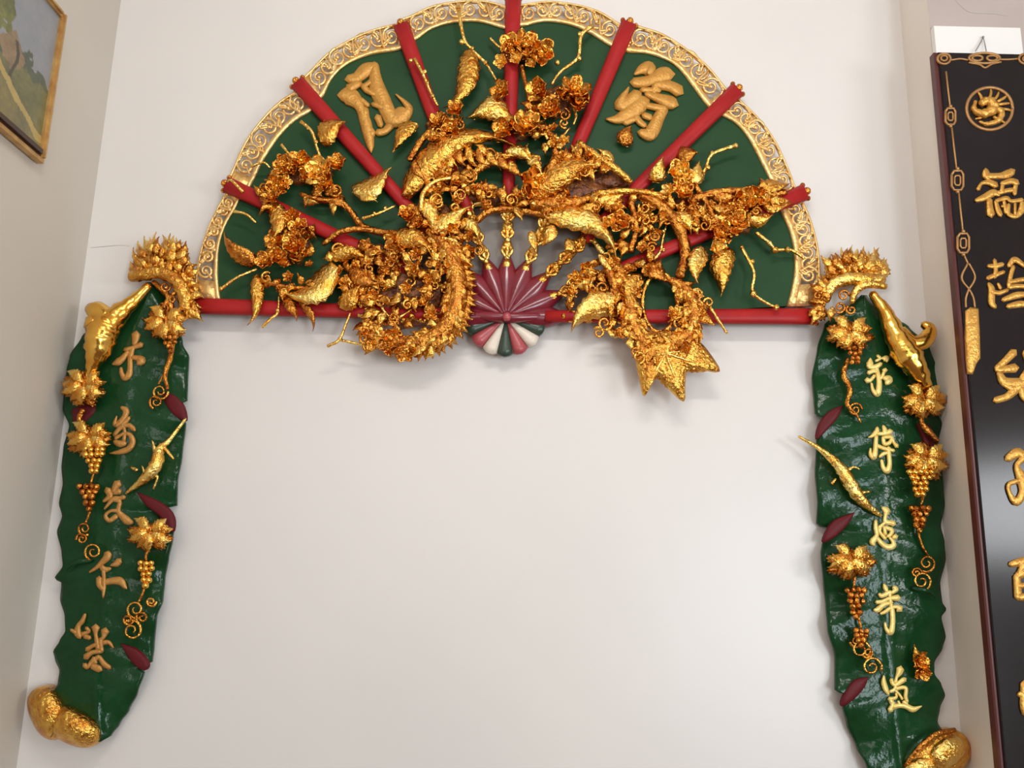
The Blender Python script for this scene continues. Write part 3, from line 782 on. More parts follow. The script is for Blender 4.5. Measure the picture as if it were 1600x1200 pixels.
for g in ((632, 462, 62, 50), (700, 262, 52, 24, .055, -.2), (890, 292, 58, 34), (975, 462, 22, 56, .055, -.15), (1076, 486, 18, 34), (1088, 325, 34, 22), (455, 380, 34, 34),
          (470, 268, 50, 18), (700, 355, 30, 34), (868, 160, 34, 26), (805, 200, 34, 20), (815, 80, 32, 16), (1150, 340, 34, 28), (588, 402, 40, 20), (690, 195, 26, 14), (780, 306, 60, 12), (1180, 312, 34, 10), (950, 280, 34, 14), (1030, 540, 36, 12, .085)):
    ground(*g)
crowd(628, 462, 58, 50, 12, 20, 9, 0.080)
crowd(700, 262, 52, 24, 5, 14, 4, 0.088, 'd')
crowd(900, 258, 44, 24, 4, 12, 4, 0.088, 'd')
crowd(860, 318, 46, 16, 4, 10, 2, 0.088, 'd')
crowd(975, 470, 22, 58, 8, 14, 5, 0.085)
crowd(1075, 488, 22, 40, 6, 10, 3, 0.085)
crowd(1025, 545, 50, 16, 6, 9, 3, 0.095)
crowd(690, 335, 32, 32, 5, 12, 3, 0.088, 'd')
crowd(1088, 328, 36, 26, 5, 9, 3, 0.085, 'd')
crowd(935, 435, 30, 28, 3, 9, 2, 0.08, 'g')
crowd(722, 400, 26, 44, 5, 10, 3, 0.085, 'd')
crowd(588, 402, 42, 24, 5, 9, 3, 0.082, 'd')
crowd(452, 380, 34, 38, 5, 6, 2, 0.085, 'd')
crowd(470, 268, 50, 22, 6, 5, 1, 0.088, 'gd')
crowd(868, 158, 38, 28, 5, 5, 2, 0.085, 'd')
crowd(1152, 338, 36, 28, 5, 7, 2, 0.085, 'gd')
crowd(690, 195, 28, 16, 4, 5, 1, 0.085, 'gd')
crowd(985, 330, 40, 26, 4, 7, 3, 0.08, 'd')
crowd(815, 78, 34, 18, 5, 2, 0, 0.09, 'g')
crowd(808, 200, 34, 22, 5, 3, 0, 0.09, 'gb')
crowd(905, 455, 34, 30, 3, 6, 2, 0.07, 'g')
crowd(560, 460, 22, 24, 3, 6, 1, 0.08, 'd')
crowd(585, 455, 40, 34, 3, 10, 3, 0.085, 'gd', (8, 13))
crowd(660, 425, 34, 30, 3, 10, 2, 0.085, 'gd', (8, 13))
crowd(735, 300, 50, 20, 2, 9, 2, 0.085, 'd', (7, 11))
crowd(490, 300, 40, 24, 2, 6, 1, 0.08, 'gd', (8, 12))
crowd(440, 440, 44, 14, 2, 6, 1, 0.08, 'd', (7, 11))
crowd(1050, 340, 34, 24, 2, 8, 2, 0.085, 'gd', (8, 12))
crowd(1000, 420, 30, 20, 2, 7, 1, 0.085, 'gd', (7, 11))
crowd(860, 200, 34, 24, 2, 6, 1, 0.085, 'd', (8, 12))
crowd(700, 215, 30, 14, 2, 6, 1, 0.10, 'gd', (7, 11))
crowd(880, 246, 60, 26, 4, 10, 2, 0.09, 'gd', (8, 12))
crowd(1000, 365, 34, 30, 4, 8, 3, 0.08, 'gd', (8, 12))
crowd(1130, 340, 40, 26, 4, 8, 2, 0.088, 'gd', (8, 12))
crowd(676, 300, 34, 24, 3, 8, 2, 0.085, 'gd', (8, 12))
crowd(745, 240, 40, 18, 3, 8, 1, 0.085, 'd', (7, 11))
crowd(520, 420, 50, 30, 2, 8, 2, 0.075, 'd', (7, 11))
crowd(950, 400, 26, 26, 2, 7, 1, 0.08, 'g', (7, 11))
crowd(780, 308, 64, 14, 5, 12, 3, 0.08, 'gd')
crowd(940, 315, 34, 18, 3, 8, 2, 0.088, 'gb')
crowd(1180, 312, 34, 14, 3, 6, 1, 0.085, 'gb')
crowd(640, 380, 34, 16, 3, 8, 2, 0.085, 'gd')
crowd(1060, 290, 26, 26, 3, 5, 1, 0.085, 'gb')
crowd(600, 530, 34, 14, 5, 6, 3, 0.088, 'gd')
crowd(420, 300, 18, 26, 3, 4, 1, 0.085, 'gd')

# --- phoenix bodies and the coiled dragon
def body(name, pts, material, n=12, seg=6, ridge=0.0, label=None):
    mb = MB(); ptube(mb, pts, n, seg, wob=ridge); return mb.build(name, material, fan, label=label)
ph = leaf('arched_wing', fan, (628, 304), (828, 242), 46, 0.098, 0.10, -0.22, arch=0.03, serr=0.05, fold=0.12, material=GOLD, fat=0.55, n=22)
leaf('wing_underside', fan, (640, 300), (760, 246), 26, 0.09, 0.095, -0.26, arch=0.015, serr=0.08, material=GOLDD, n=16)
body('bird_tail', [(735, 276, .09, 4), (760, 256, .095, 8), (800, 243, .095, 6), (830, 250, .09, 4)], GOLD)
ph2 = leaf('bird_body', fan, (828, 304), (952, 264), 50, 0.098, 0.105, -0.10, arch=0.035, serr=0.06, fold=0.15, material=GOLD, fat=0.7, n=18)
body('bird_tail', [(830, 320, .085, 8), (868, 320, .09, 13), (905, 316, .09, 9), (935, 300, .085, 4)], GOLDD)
for i in range(10):                      # wing feathers under the arch
    t = i / 9; x = 646 + 150 * t; y = 268 - 40 * math.sin(math.pi * min(1, t * 0.72 + 0.14))
    leaf('feather', ph, (x, y), (x + 20, y + 36 - 8 * t), 14, 0.112, 0.10, 0.1, material=GOLD if i % 2 else GOLDD, n=8)
for i in range(6):
    t = i / 5; x = 856 + 70 * t; y = 266 - 4 * t
    leaf('feather', ph2, (x, y), (x + 16, y - 30 + 6 * t), 13, 0.112, 0.10, 0.1, material=GOLD if i % 2 else GOLDD, n=8)
twig(fan, [(658, 330), (661, 303), (679, 284), (706, 278)], 0.112, 4.2, (), GOLDB, 'curved_plume')
COIL = [(668, 362, .085, 9), (695, 385, .09, 14), (712, 425, .095, 16), (714, 466, .10, 17), (702, 505, .10, 17), (672, 530, .10, 15), (632, 536, .095, 12), (596, 524, .09, 9), (570, 508, .085, 5)]
def ruffle(name, pts, nm, per=3, seg=5, fin=True):
    """carved stem wrapped in ragged overlapping leaflets"""
    st = body(name, pts, GOLDD, 12, 6); q_ = cat(pts, seg)
    for i in range(1, len(q_) - 1):
        x, y, d, r = q_[i]; tx, ty = q_[i + 1][0] - q_[i - 1][0], q_[i + 1][1] - q_[i - 1][1]; L = math.hypot(tx, ty); tx /= L; ty /= L
        nx, ny = ty, -tx
        for k in range(per):
            sd = rnd.uniform(-0.9, 0.9); ln = rnd.uniform(15, 26); o_ = rnd.uniform(-0.2, 1.0) * (1 if sd > 0 else -1)
            dx, dy = tx + nx * o_, ty + ny * o_; M_ = math.hypot(dx, dy)
            leaf(nm, st, (x + nx * r * sd, y + ny * r * sd), (x + nx * r * sd + dx / M_ * ln, y + ny * r * sd + dy / M_ * ln), rnd.uniform(9, 15), d + r * S(d) * math.sqrt(1 - sd * sd) * 0.95, d + r * S(d) * 0.5, rnd.uniform(-.2, .2), material=rnd.choice((GOLD, GOLD, GOLDD, GOLDB)), n=7, arch=0.006, twist=rnd.uniform(-.5, .5))
        if fin: leaf('fin', st, (x + nx * r * 0.6, y + ny * r * 0.6), (x + nx * (r + 15) + tx * 9, y + ny * (r + 15) + ty * 9), 14, d, d - 0.015, 0.1, material=GOLD if i % 2 else GOLDD, n=6, arch=0.006)
    return st
ruffle('coiled_stem', COIL, 'leaflet')
ruffle('scroll_stem', [(958, 408, .085, 7), (975, 440, .09, 11), (985, 480, .095, 12), (992, 515, .095, 11), (1010, 540, .095, 10)], 'leaflet', 3, 4, False)
ruffle('scroll_stem', [(1048, 438, .085, 7), (1074, 456, .09, 11), (1084, 486, .095, 12), (1075, 520, .095, 11), (1048, 540, .095, 10)], 'leaflet', 3, 4, False)
mb = MB(); ptube(mb, [(1031 + 27 * math.cos(2 * math.pi * i / 20), 473 + 46 * math.sin(2 * math.pi * i / 20), .088, 3.6) for i in range(21)], 7, 2); mb.build('oval_ring', GOLD, fan)
# broad vine leaf hanging below the rail
mo = [(1003, 530), (994, 557), (998, 585), (1005, 617), (1013, 612), (1020, 595), (1029, 589), (1046, 608), (1069, 627), (1071, 600), (1075, 579), (1097, 578), (1125, 580), (1111, 554), (1094, 534), (1075, 520), (1045, 515), (1020, 520)]
ml = relief('broad_leaf', fan, cat(mo + [mo[0]], 3)[:-1], (1040, 556), 0.095, 0.020, GOLD, 0.008)
for (bx, by), (tx, ty), wd in (((1030, 548), (1006, 613), 34), ((1042, 556), (1068, 624), 42), ((1062, 546), (1122, 579), 40), ((1020, 540), (996, 562), 26)):
    leaf('leaf_lobe', ml, (bx, by), (tx, ty), wd * 1.1, 0.113, 0.099, 0.04, serr=0.07, arch=0.008, material=GOLD if wd > 35 else GOLDD, n=18, hook=0)
for tx, ty in ((1007, 612), (1066, 622), (1118, 577), (1000, 560), (1090, 545)):
    mb = MB(); ptube(mb, [(1040, 552, .1155, 2.6), ((1040 + tx) / 2, (552 + ty) / 2, .112, 2.0), (tx, ty, .098, .8)], 6, 4); mb.build('leaf_vein', GOLDB, ml)
for c, R, a in (((945, 505), 12, 0), ((1021, 533), 8, 1), ((1107, 473), 9, 2), ((1008, 345), 9, 3), ((575, 540), 9, 1), ((935, 520), 9, 4)):
    curl(fan, c, R, 0.10, 2.4, 1.3, a, 1, GOLD)

# ------------------------------------------------------------------ green leaf scrolls on either side
def interp(poly, y):
    for (xa, ya_), (xb, yb_) in zip(poly, poly[1:]):
        if ya_ <= y <= yb_:
            t = (y - ya_) / max(1e-6, yb_ - ya_); t = 0.4 * t + 0.6 * t * t * (3 - 2 * t)
            return xa + (xb - xa) * t
    return poly[0][0] if y < poly[0][1] else poly[-1][0]
def scroll_leaf(parent, LE, RE, mid, y0_, y1_):
    rows = []; n = int((y1_ - y0_) / 4); us = [-1, -.93, -.8, -.6, -.4, -.22, -.08, 0, .08, .22, .4, .6, .8, .93, 1]
    for i in range(n + 1):
        y = y0_ + (y1_ - y0_) * i / n; a, b = interp(LE, y), interp(RE, y); m_ = interp(mid, y); m_ = min(max(m_, a + 4), b - 4)
        r = []
        for u in us:
            x = m_ + (m_ - a) * u if u < 0 else m_ + (b - m_) * u
            e = abs(u)
            d = 0.040 + 0.020 * (1 - e * e) + 0.014 * math.sin(y / 17.0 + (0 if u < 0 else 1.8)) * e ** 2 + 0.0022 * math.sin((y - 34 * e) / 5.5) * (1 - (1 - e) ** 4) + 0.006 * math.exp(-(u / 0.07) ** 2)
            r.append((x, y, d))
        rows.append(r)
    mb = MB(); slab(mb, rows, 0.012); return mb.build('leaf_blade', GREENL, parent)

LL = thing('carved_leaf_scroll', 'tall green carved leaf scroll with gold vines on the wall left of the fan', 'wall carving', P(170, 1160, 0), 'leaf scrolls flanking the fan')
LE1 = [(228, 440), (205, 470), (170, 495), (128, 525), (109, 556), (104, 580), (100, 610), (98, 640), (108, 665), (99, 700), (96, 730), (98, 755), (92, 787), (97, 806), (89, 831), (96, 862), (98, 884), (85, 904), (96, 911), (94, 937), (101, 962), (102, 986), (93, 1001), (83, 1018), (86, 1031), (93, 1048), (90, 1069), (84, 1080), (100, 1110), (130, 1145), (150, 1160)]
RE1 = [(240, 440), (262, 470), (278, 500), (284, 537), (294, 556), (292, 597), (291, 626), (268, 634), (280, 646), (289, 660), (283, 713), (276, 752), (275, 790), (248, 796), (266, 806), (272, 816), (268, 844), (262, 872), (256, 906), (253, 938), (243, 965), (239, 1012), (236, 1037), (212, 1041), (224, 1050), (213, 1084), (200, 1110), (185, 1132), (172, 1150), (156, 1160)]
MID1 = [(236, 440), (205, 540), (192, 640), (182, 740), (172, 850), (160, 960), (150, 1060), (152, 1160)]
scroll_leaf(LL, LE1, RE1, MID1, 441, 1159)
RR = thing('carved_leaf_scroll', 'tall green carved leaf scroll with pale gold characters beside the black hanging board', 'wall carving', P(1400, 1250, 0), 'leaf scrolls flanking the fan')
LE2 = [(1346, 460), (1320, 485), (1290, 505), (1278, 545), (1270, 590), (1273, 626), (1275, 648), (1300, 655), (1286, 668), (1277, 684), (1277, 697), (1275, 739), (1279, 785), (1277, 820), (1306, 828), (1292, 838), (1286, 850), (1284, 864), (1288, 911), (1292, 949), (1295, 984), (1306, 1027), (1306, 1080), (1330, 1088), (1318, 1104), (1325, 1134), (1340, 1168), (1356, 1198), (1380, 1235), (1410, 1256)]
RE2 = [(1354, 460), (1385, 490), (1420, 510), (1452, 540), (1467, 585), (1467, 600), (1462, 640), (1472, 662), (1466, 690), (1474, 757), (1476, 789), (1470, 821), (1476, 846), (1478, 874), (1469, 911), (1472, 940), (1479, 952), (1471, 964), (1478, 995), (1473, 1012), (1460, 1036), (1460, 1052), (1471, 1069), (1477, 1086), (1469, 1106), (1465, 1128), (1472, 1142), (1465, 1190), (1440, 1235), (1416, 1256)]
MID2 = [(1350, 460), (1365, 560), (1375, 660), (1380, 760), (1384, 880), (1390, 1000), (1400, 1100), (1412, 1256)]
scroll_leaf(RR, LE2, RE2, MID2, 461, 1255)

def fold(parent, pts, d):
    c = (sum(p[0] for p in pts) / len(pts), sum(p[1] for p in pts) / len(pts))
    relief('folded_edge', parent, cat(pts + [pts[0]], 3)[:-1], c, d - 0.006, 0.006, MAROONF, 0.012)
for pts in ([(250, 612), (272, 617), (287, 634), (291, 656), (280, 654), (264, 640)], [(212, 768), (240, 779), (264, 795), (273, 814), (268, 832), (248, 806), (228, 790)],
            [(188, 1005), (214, 1015), (232, 1036), (225, 1048), (205, 1034)], [(112, 640), (140, 628), (150, 642), (128, 664), (116, 668)]):
    fold(LL, pts, 0.062)
for pts in ([(1318, 633), (1298, 641), (1280, 662), (1276, 686), (1290, 674), (1308, 654)], [(1336, 800), (1304, 813), (1289, 834), (1287, 848), (1306, 838), (1326, 818)],
            [(1357, 1057), (1334, 1064), (1317, 1089), (1316, 1104), (1336, 1091), (1352, 1072)], [(1432, 662), (1452, 664), (1462, 690), (1450, 705), (1440, 680)]):
    fold(RR, pts, 0.062)

# characters on the leaves
LC = [
    ((160, 510), 12.0, [[(630, 150, 130), (620, 240, 100), (590, 340, 60)], [(730, 340, 80), (600, 390, 60), (420, 440, 60)],
        [(580, 390, 55), (540, 500, 75), (520, 620, 75), (520, 750, 75), (500, 900, 90), (420, 970, 80), (360, 880, 65), (350, 780, 45)],
        [(480, 470, 55), (380, 600, 85), (290, 670, 100), (190, 710, 30)], [(540, 580, 60), (680, 600, 85), (740, 640, 110), (680, 690, 90)]]),
    ((150, 630), 12.0, [[(480, 80, 50), (560, 140, 95), (530, 260, 75), (400, 400, 75), (350, 380, 60), (390, 240, 20)], [(620, 270, 55), (560, 340, 60), (480, 420, 60)],
        [(340, 600, 55), (450, 470, 65), (600, 410, 65), (700, 480, 65), (730, 520, 30)],
        [(360, 660, 55), (480, 590, 45), (540, 560, 45), (640, 600, 65), (690, 720, 80), (620, 850, 80), (470, 910, 75), (260, 940, 20)],
        [(350, 720, 65), (440, 760, 95), (540, 750, 75)], [(520, 440, 45), (540, 560, 50), (520, 700, 55)]]),
    ((140, 740), 12.0, [[(330, 300, 95), (380, 420, 85), (260, 520, 40)], [(530, 180, 120), (460, 290, 75), (450, 360, 55), (560, 330, 90)],
        [(650, 440, 65), (560, 460, 55), (440, 480, 65), (280, 660, 30)], [(450, 480, 75), (560, 520, 65), (540, 660, 65), (560, 740, 75), (700, 880, 110), (800, 920, 60)],
        [(550, 700, 65), (400, 700, 45), (300, 790, 55), (370, 880, 65), (500, 800, 75)]]),
    ((130, 850), 12.0, [[(470, 180, 110), (440, 260, 105), (350, 350, 75), (250, 440, 55), (120, 530, 30)], [(680, 310, 90), (620, 370, 85), (520, 400, 30)],
        [(340, 420, 65), (400, 480, 85), (510, 460, 45)], [(380, 500, 55), (390, 640, 55), (385, 800, 65), (375, 1000, 30)], [(300, 640, 85), (300, 760, 75), (370, 850, 65)],
        [(390, 720, 85), (560, 690, 95), (700, 700, 110), (780, 800, 60), (820, 840, 20)]]),
    ((100, 950), 10.91, [[(360, 110, 40), (310, 230, 60), (250, 300, 60), (230, 420, 90), (270, 500, 60)], [(120, 370, 40), (200, 420, 50)], [(380, 340, 50), (430, 400, 40), (300, 450, 60)],
        [(540, 330, 110), (540, 440, 50), (560, 560, 60), (580, 700, 60)], [(700, 390, 110), (670, 500, 50), (620, 560, 60), (640, 740, 60)], [(350, 480, 60), (440, 510, 60)],
        [(390, 710, 60), (500, 640, 50), (680, 590, 60), (770, 590, 50), (840, 680, 25)], [(370, 840, 80), (470, 760, 60), (620, 740, 50)],
        [(350, 970, 70), (400, 1010, 50), (490, 900, 60), (600, 830, 60)], [(500, 850, 55), (540, 940, 55)], [(480, 990, 80), (600, 1040, 90), (640, 1060, 40)], [(600, 830, 50), (680, 950, 70), (780, 1020, 60)]])]
for off, s_, st in LC: character(LL, off, s_, st, 0.060, 0.012, CHARL, ws=1.45)
RC = [
    ((1340, 540), 12.0, [[(240, 240, 30), (230, 340, 110), (200, 400, 70)], [(370, 190, 50), (420, 240, 50), (340, 290, 40)], [(340, 290, 30), (450, 240, 30), (530, 250, 110), (550, 300, 40)],
        [(200, 400, 60), (330, 400, 80), (440, 340, 60)], [(200, 510, 70), (300, 480, 60), (380, 500, 60)],
        [(350, 400, 60), (370, 500, 70), (400, 640, 80), (400, 800, 90), (370, 910, 90), (290, 840, 60), (260, 710, 40)], [(170, 650, 90), (240, 650, 60), (320, 560, 50)],
        [(480, 460, 50), (530, 460, 70)], [(500, 480, 50), (450, 600, 50), (400, 620, 40)], [(480, 600, 50), (580, 640, 130), (540, 720, 60)]]),
    ((1340, 650), 12.0, [[(370, 220, 50), (350, 310, 90), (260, 380, 50), (200, 400, 20)], [(480, 190, 50), (510, 270, 80), (500, 340, 60)], [(620, 290, 90), (500, 330, 60), (360, 330, 60)],
        [(350, 380, 60), (340, 520, 70), (330, 680, 80), (300, 770, 90), (240, 720, 60), (240, 610, 30)], [(480, 400, 60), (500, 520, 60), (600, 500, 60), (640, 400, 60), (500, 400, 50)],
        [(640, 400, 60), (680, 500, 50), (740, 570, 70)], [(370, 560, 60), (500, 610, 60), (680, 650, 50)],
        [(580, 600, 70), (590, 760, 70), (600, 900, 70), (560, 1030, 90), (480, 970, 70), (450, 830, 50)], [(410, 770, 40), (480, 710, 60), (570, 690, 50)]]),
    ((1340, 775), 12.0, [[(470, 220, 60), (540, 280, 110), (520, 370, 60), (520, 480, 70), (620, 500, 80), (680, 520, 90)], [(340, 460, 50), (340, 600, 70), (360, 740, 70), (280, 860, 100), (310, 920, 50)],
        [(520, 490, 50), (400, 600, 60)], [(420, 600, 60), (420, 680, 50), (520, 800, 60)], [(500, 580, 50), (520, 720, 60)], [(520, 590, 60), (640, 640, 70), (620, 720, 60), (560, 760, 50)],
        [(370, 790, 60), (460, 900, 80), (570, 960, 90), (670, 930, 90), (660, 850, 60), (600, 780, 40)], [(660, 780, 50), (720, 760, 90)]]),
    ((1350, 900), 12.0, [[(370, 150, 30), (400, 220, 80), (430, 290, 50)], [(550, 210, 60), (600, 250, 80), (520, 320, 50)], [(280, 340, 50), (340, 370, 70), (480, 310, 70), (520, 330, 50)],
        [(230, 490, 60), (340, 480, 60), (480, 420, 60), (640, 410, 100)], [(190, 640, 50), (260, 630, 90), (370, 540, 70), (520, 500, 60)],
        [(310, 710, 40), (400, 670, 60), (500, 600, 60), (620, 580, 60), (670, 620, 120)], [(480, 300, 50), (500, 500, 60), (530, 680, 80), (535, 900, 80), (500, 1060, 90), (420, 1000, 60), (390, 880, 40)]]),
    ((1360, 1025), 12.0, [[(250, 370, 30), (250, 500, 80), (290, 630, 80), (340, 720, 40)], [(560, 240, 120), (540, 310, 100), (490, 400, 50), (470, 500, 60)],
        [(390, 440, 60), (420, 520, 60), (480, 540, 60), (620, 450, 80), (650, 460, 60)], [(470, 520, 50), (460, 620, 60), (370, 670, 50)],
        [(480, 620, 50), (600, 590, 60), (670, 620, 60), (660, 760, 60), (690, 860, 50)], [(460, 640, 40), (540, 720, 40), (600, 810, 40)], [(480, 700, 40), (480, 780, 50), (350, 810, 70)],
        [(380, 830, 70), (420, 920, 80), (370, 1020, 90)], [(420, 950, 90), (560, 930, 70), (680, 950, 80), (800, 1000, 90), (960, 940, 20)], [(620, 860, 60), (690, 900, 50)], [(520, 850, 40), (560, 920, 40)]])]
for off, s_, st in RC: character(RR, off, s_, st, 0.060, 0.012, CHARR, ws=1.3)

# crests at the top of the leaves
def plumes(parent, bases, tips, wd, d, material):
    for i, (b, t) in enumerate(zip(bases, tips)):
        leaf('crest_plume', parent, b, t, wd, d, d - 0.012, 0.06 if i % 2 else -0.06, serr=0.2, material=material if i % 3 else GOLD, n=10)
plumes(LL, [(222, 428), (230, 420), (243, 416), (257, 416), (270, 420), (280, 430), (288, 446), (292, 462)], [(203, 408), (215, 376), (233, 370), (253, 366), (275, 371), (294, 388), (306, 412), (310, 440)], 26, 0.062, GOLDB)
plumes(LL, [(226, 432), (240, 424), (256, 424), (270, 430), (282, 446)], [(210, 414), (226, 392), (248, 386), (272, 390), (292, 412)], 22, 0.078, GOLD)
mb = MB(); ptube(mb, [(206, 432, .07, 9), (222, 430, .085, 10), (246, 426, .09, 10), (270, 434, .09, 11), (286, 454, .085, 12), (292, 484, .075, 11)], 10, 5, wob=.15); mb.build('crest_roll', GOLD, LL)
plumes(LL, [(228, 424), (238, 418), (250, 416), (264, 418), (276, 426)], [(208, 386), (225, 368), (244, 362), (266, 364), (286, 378)], 14, 0.07, GOLDB)
plumes(LL, [(284, 462), (282, 478), (284, 488)], [(312, 458), (308, 478), (304, 496)], 20, 0.075, GOLD)
mb = MB(); ptube(mb, [(240, 440, .07, 4), (252, 452, .075, 5), (262, 462, .078, 5), (268, 482, .075, 5), (262, 494, .075, 4)], 7, 4); ptube(mb, [(276, 455, .075, 4), (262, 470, .08, 4), (250, 488, .078, 4)], 7, 4); mb.build('pierced_strap', GOLDD, LL)
for c, R, a in (((258, 448), 8, 0), ((268, 468), 8, 2), ((256, 482), 8, 4)): curl(LL, c, R, 0.08, 2.2, 1.3, a, 1, GOLDD)
plumes(RR, [(1300, 440), (1304, 430), (1316, 424), (1330, 420), (1344, 420), (1358, 422), (1368, 426), (1376, 432)], [(1284, 428), (1290, 408), (1306, 394), (1324, 388), (1340, 388), (1358, 392), (1374, 386), (1386, 404)], 22, 0.065, GOLDB)
plumes(RR, [(1306, 436), (1320, 430), (1336, 428), (1352, 430), (1366, 434)], [(1298, 414), (1316, 404), (1334, 402), (1354, 404), (1372, 406)], 20, 0.08, GOLD)
mb = MB(); ptube(mb, [(1288, 470, .07, 8), (1300, 446, .085, 10), (1324, 436, .092, 11), (1352, 437, .092, 11), (1380, 436, .08, 8)], 10, 5, wob=.1); mb.build('crest_roll', GOLDB, RR)
mb = MB(); ptube(mb, [(1331, 474, .085, 4), (1336, 456, .095, 6), (1354, 444, .10, 7), (1384, 448, .09, 5)], 8, 5); mb.build('curled_stalk', GOLDB, RR)
plumes(RR, [(1310, 428), (1324, 422), (1338, 420), (1350, 421), (1363, 424)], [(1298, 398), (1315, 386), (1332, 382), (1350, 384), (1366, 386)], 13, 0.072, GOLDB)
plumes(RR, [(1296, 456), (1292, 470), (1292, 484)], [(1268, 446), (1264, 470), (1266, 494)], 22, 0.075, GOLD)
for c, R, a in (((1318, 462), 9, 0), ((1312, 480), 9, 2), ((1330, 484), 8, 4), ((1278, 462), 8, 1), ((1280, 482), 8, 3)): curl(RR, c, R, 0.082, 2.2, 1.3, a, -1, GOLDD)

# vine trunks, side branches
def vine(parent, pts, name='vine_branch', material=GOLD, extra=()):
    mb = MB(); ptube(mb, pts, 12, 6, wob=0.10)
    for e in extra: ptube(mb, e, 9, 5)
    return mb.build(name, material, parent)
vine(LL, [(233, 446, .075, 6), (207, 472, .085, 11), (182, 494, .095, 18), (162, 516, .10, 24), (154, 544, .10, 21), (145, 572, .09, 11), (136, 596, .08, 6)], 'vine_trunk', GOLDT, [[(170, 500, .10, 18), (152, 487, .09, 17), (140, 482, .08, 9)], [(150, 500, .10, 15), (145, 515, .10, 14)]])
vine(RR, [(1362, 458, .075, 6), (1382, 486, .085, 11), (1398, 522, .095, 17), (1418, 556, .10, 22), (1438, 586, .095, 14), (1452, 612, .08, 6)], 'vine_trunk', GOLDT, [[(1404, 520, .095, 14), (1424, 536, .10, 13), (1444, 533, .10, 13), (1453, 515, .095, 10), (1442, 506, .09, 6)]])
vine(LL, [(290, 654, .06, 2), (264, 688, .07, 3.5), (250, 702, .08, 7), (244, 726, .085, 10.5), (228, 746, .085, 8), (197, 771, .07, 2)], 'vine_branch', GOLDB, [[(243, 706, .08, 4), (238, 688, .08, 1.2)], [(256, 698, .08, 3), (271, 717, .08, 1.5)], [(228, 744, .085, 3), (222, 728, .085, 1)], [(234, 748, .08, 3), (246, 744, .08, 2), (240, 764, .075, 1.5)], [(215, 735, .075, 3), (205, 730, .07, 2)]])
vine(RR, [(1248, 682, .06, 2), (1282, 702, .07, 4), (1312, 730, .08, 8.5), (1328, 756, .085, 10.5), (1346, 782, .085, 8.5), (1376, 806, .07, 2.5)], 'vine_branch', GOLDB, [[(1318, 738, .08, 4), (1334, 730, .08, 2), (1344, 734, .075, 1.2)], [(1318, 746, .08, 4), (1308, 738, .08, 2)], [(1344, 770, .085, 4), (1360, 768, .08, 1.5)], [(1300, 756, .065, 3), (1306, 748, .07, 2)]])
vine(RR, [(1325, 560, .075, 3), (1318, 585, .08, 4.5), (1328, 608, .082, 4), (1324, 632, .08, 3.5), (1338, 648, .078, 2.5), (1345, 660, .078, 1.5)], 'vine_stem', GOLDD)
vine(LL, [(272, 530, .075, 3), (266, 560, .08, 4), (258, 585, .08, 3.5), (262, 608, .078, 2.5)], 'vine_stem', GOLDD)
vine(RR, [(1465, 690, .08, 4), (1452, 676, .085, 5), (1440, 660, .085, 4), (1442, 645, .085, 3)], 'vine_stem', GOLDD)
vine(LL, [(130, 640, .08, 4), (124, 655, .08, 4), (130, 675, .08, 4)], 'vine_stem', GOLDD)

def vleaf(parent, c, R, sy, rot, key, d=0.085):
    l = lobed('vine_leaf', parent, c, R * 0.86, d, rot, 7, GOLDD, 0.016, sy, 0.08, 0.25)
    return l
for c, R, sy, rot, mt in (((258, 508), 38, .72, .45, GOLD), ((130, 608), 40, .80, .2, GOLDB), ((138, 688), 40, .80, -.1, GOLDB), ((234, 838), 42, .62, .1, GOLDB)):
    vleaf(LL, c, R, sy, rot, mt)
for c, R, sy, rot, mt in (((1328, 524), 44, .62, .1, GOLD), ((1444, 630), 40, .72, -.1, GOLDB), ((1448, 722), 40, .85, .2, GOLD), ((1330, 880), 46, .66, -.05, GOLDB)):
    vleaf(RR, c, R, sy, rot, mt)
for par, cs in ((LL, ((130, 608), (138, 688), (234, 838), (258, 508))), (RR, ((1328, 524), (1444, 630), (1448, 722), (1330, 880)))):
    for c in cs:
        for k in range(9):               # blades fanning down and outwards from the stalk
            a = -0.25 * math.pi + 1.5 * math.pi * k / 8
            leaf('leaf_tip', par, (c[0] + 4 * math.cos(a), c[1] - 8 + 4 * math.sin(a)), (c[0] + 37 * math.cos(a), c[1] - 6 + 31 * math.sin(a)), 19, 0.108, 0.096, 0.1 * (-1) ** k, material=GOLD if k % 2 else GOLDB, n=12, serr=0.14, fat=0.95, arch=0.012)
def tuft(par, c, rx, ry, n, o, d):
    for i in range(n):
        a = rnd.uniform(0, 6.28); q = math.sqrt(rnd.random()); x, y = c[0] + rx * q * math.cos(a), c[1] + ry * q * math.sin(a)
        dx, dy = x - o[0] + rnd.uniform(-12, 12), y - o[1] + rnd.uniform(-8, 8); L = math.hypot(dx, dy) or 1; ln = rnd.uniform(18, 28)
        leaf('crest_plume', par, (x, y), (x + dx / L * ln, y + dy / L * ln), rnd.uniform(9, 15), d + rnd.uniform(-.008, .012), d - .008, rnd.uniform(-.2, .2), material=rnd.choice((GOLD, GOLDB, GOLDB, GOLDD)), n=9, serr=.12)
tuft(LL, (255, 410), 36, 24, 26, (256, 450), 0.086); tuft(LL, (290, 458), 10, 34, 14, (262, 450), 0.082)
tuft(RR, (1335, 420), 38, 14, 24, (1334, 460), 0.088); tuft(RR, (1288, 468), 14, 28, 16, (1312, 462), 0.082)
grapes(LL, (147, 702), 20, 19, .102, 5, GOLDT); grapes(LL, (139, 760), 22, 15, .078, 5, GOLDD); grapes(LL, (228, 880), 22, 14, .078, 5, GOLDT); grapes(LL, (266, 528), 10, 11, .10, 4, GOLDD)
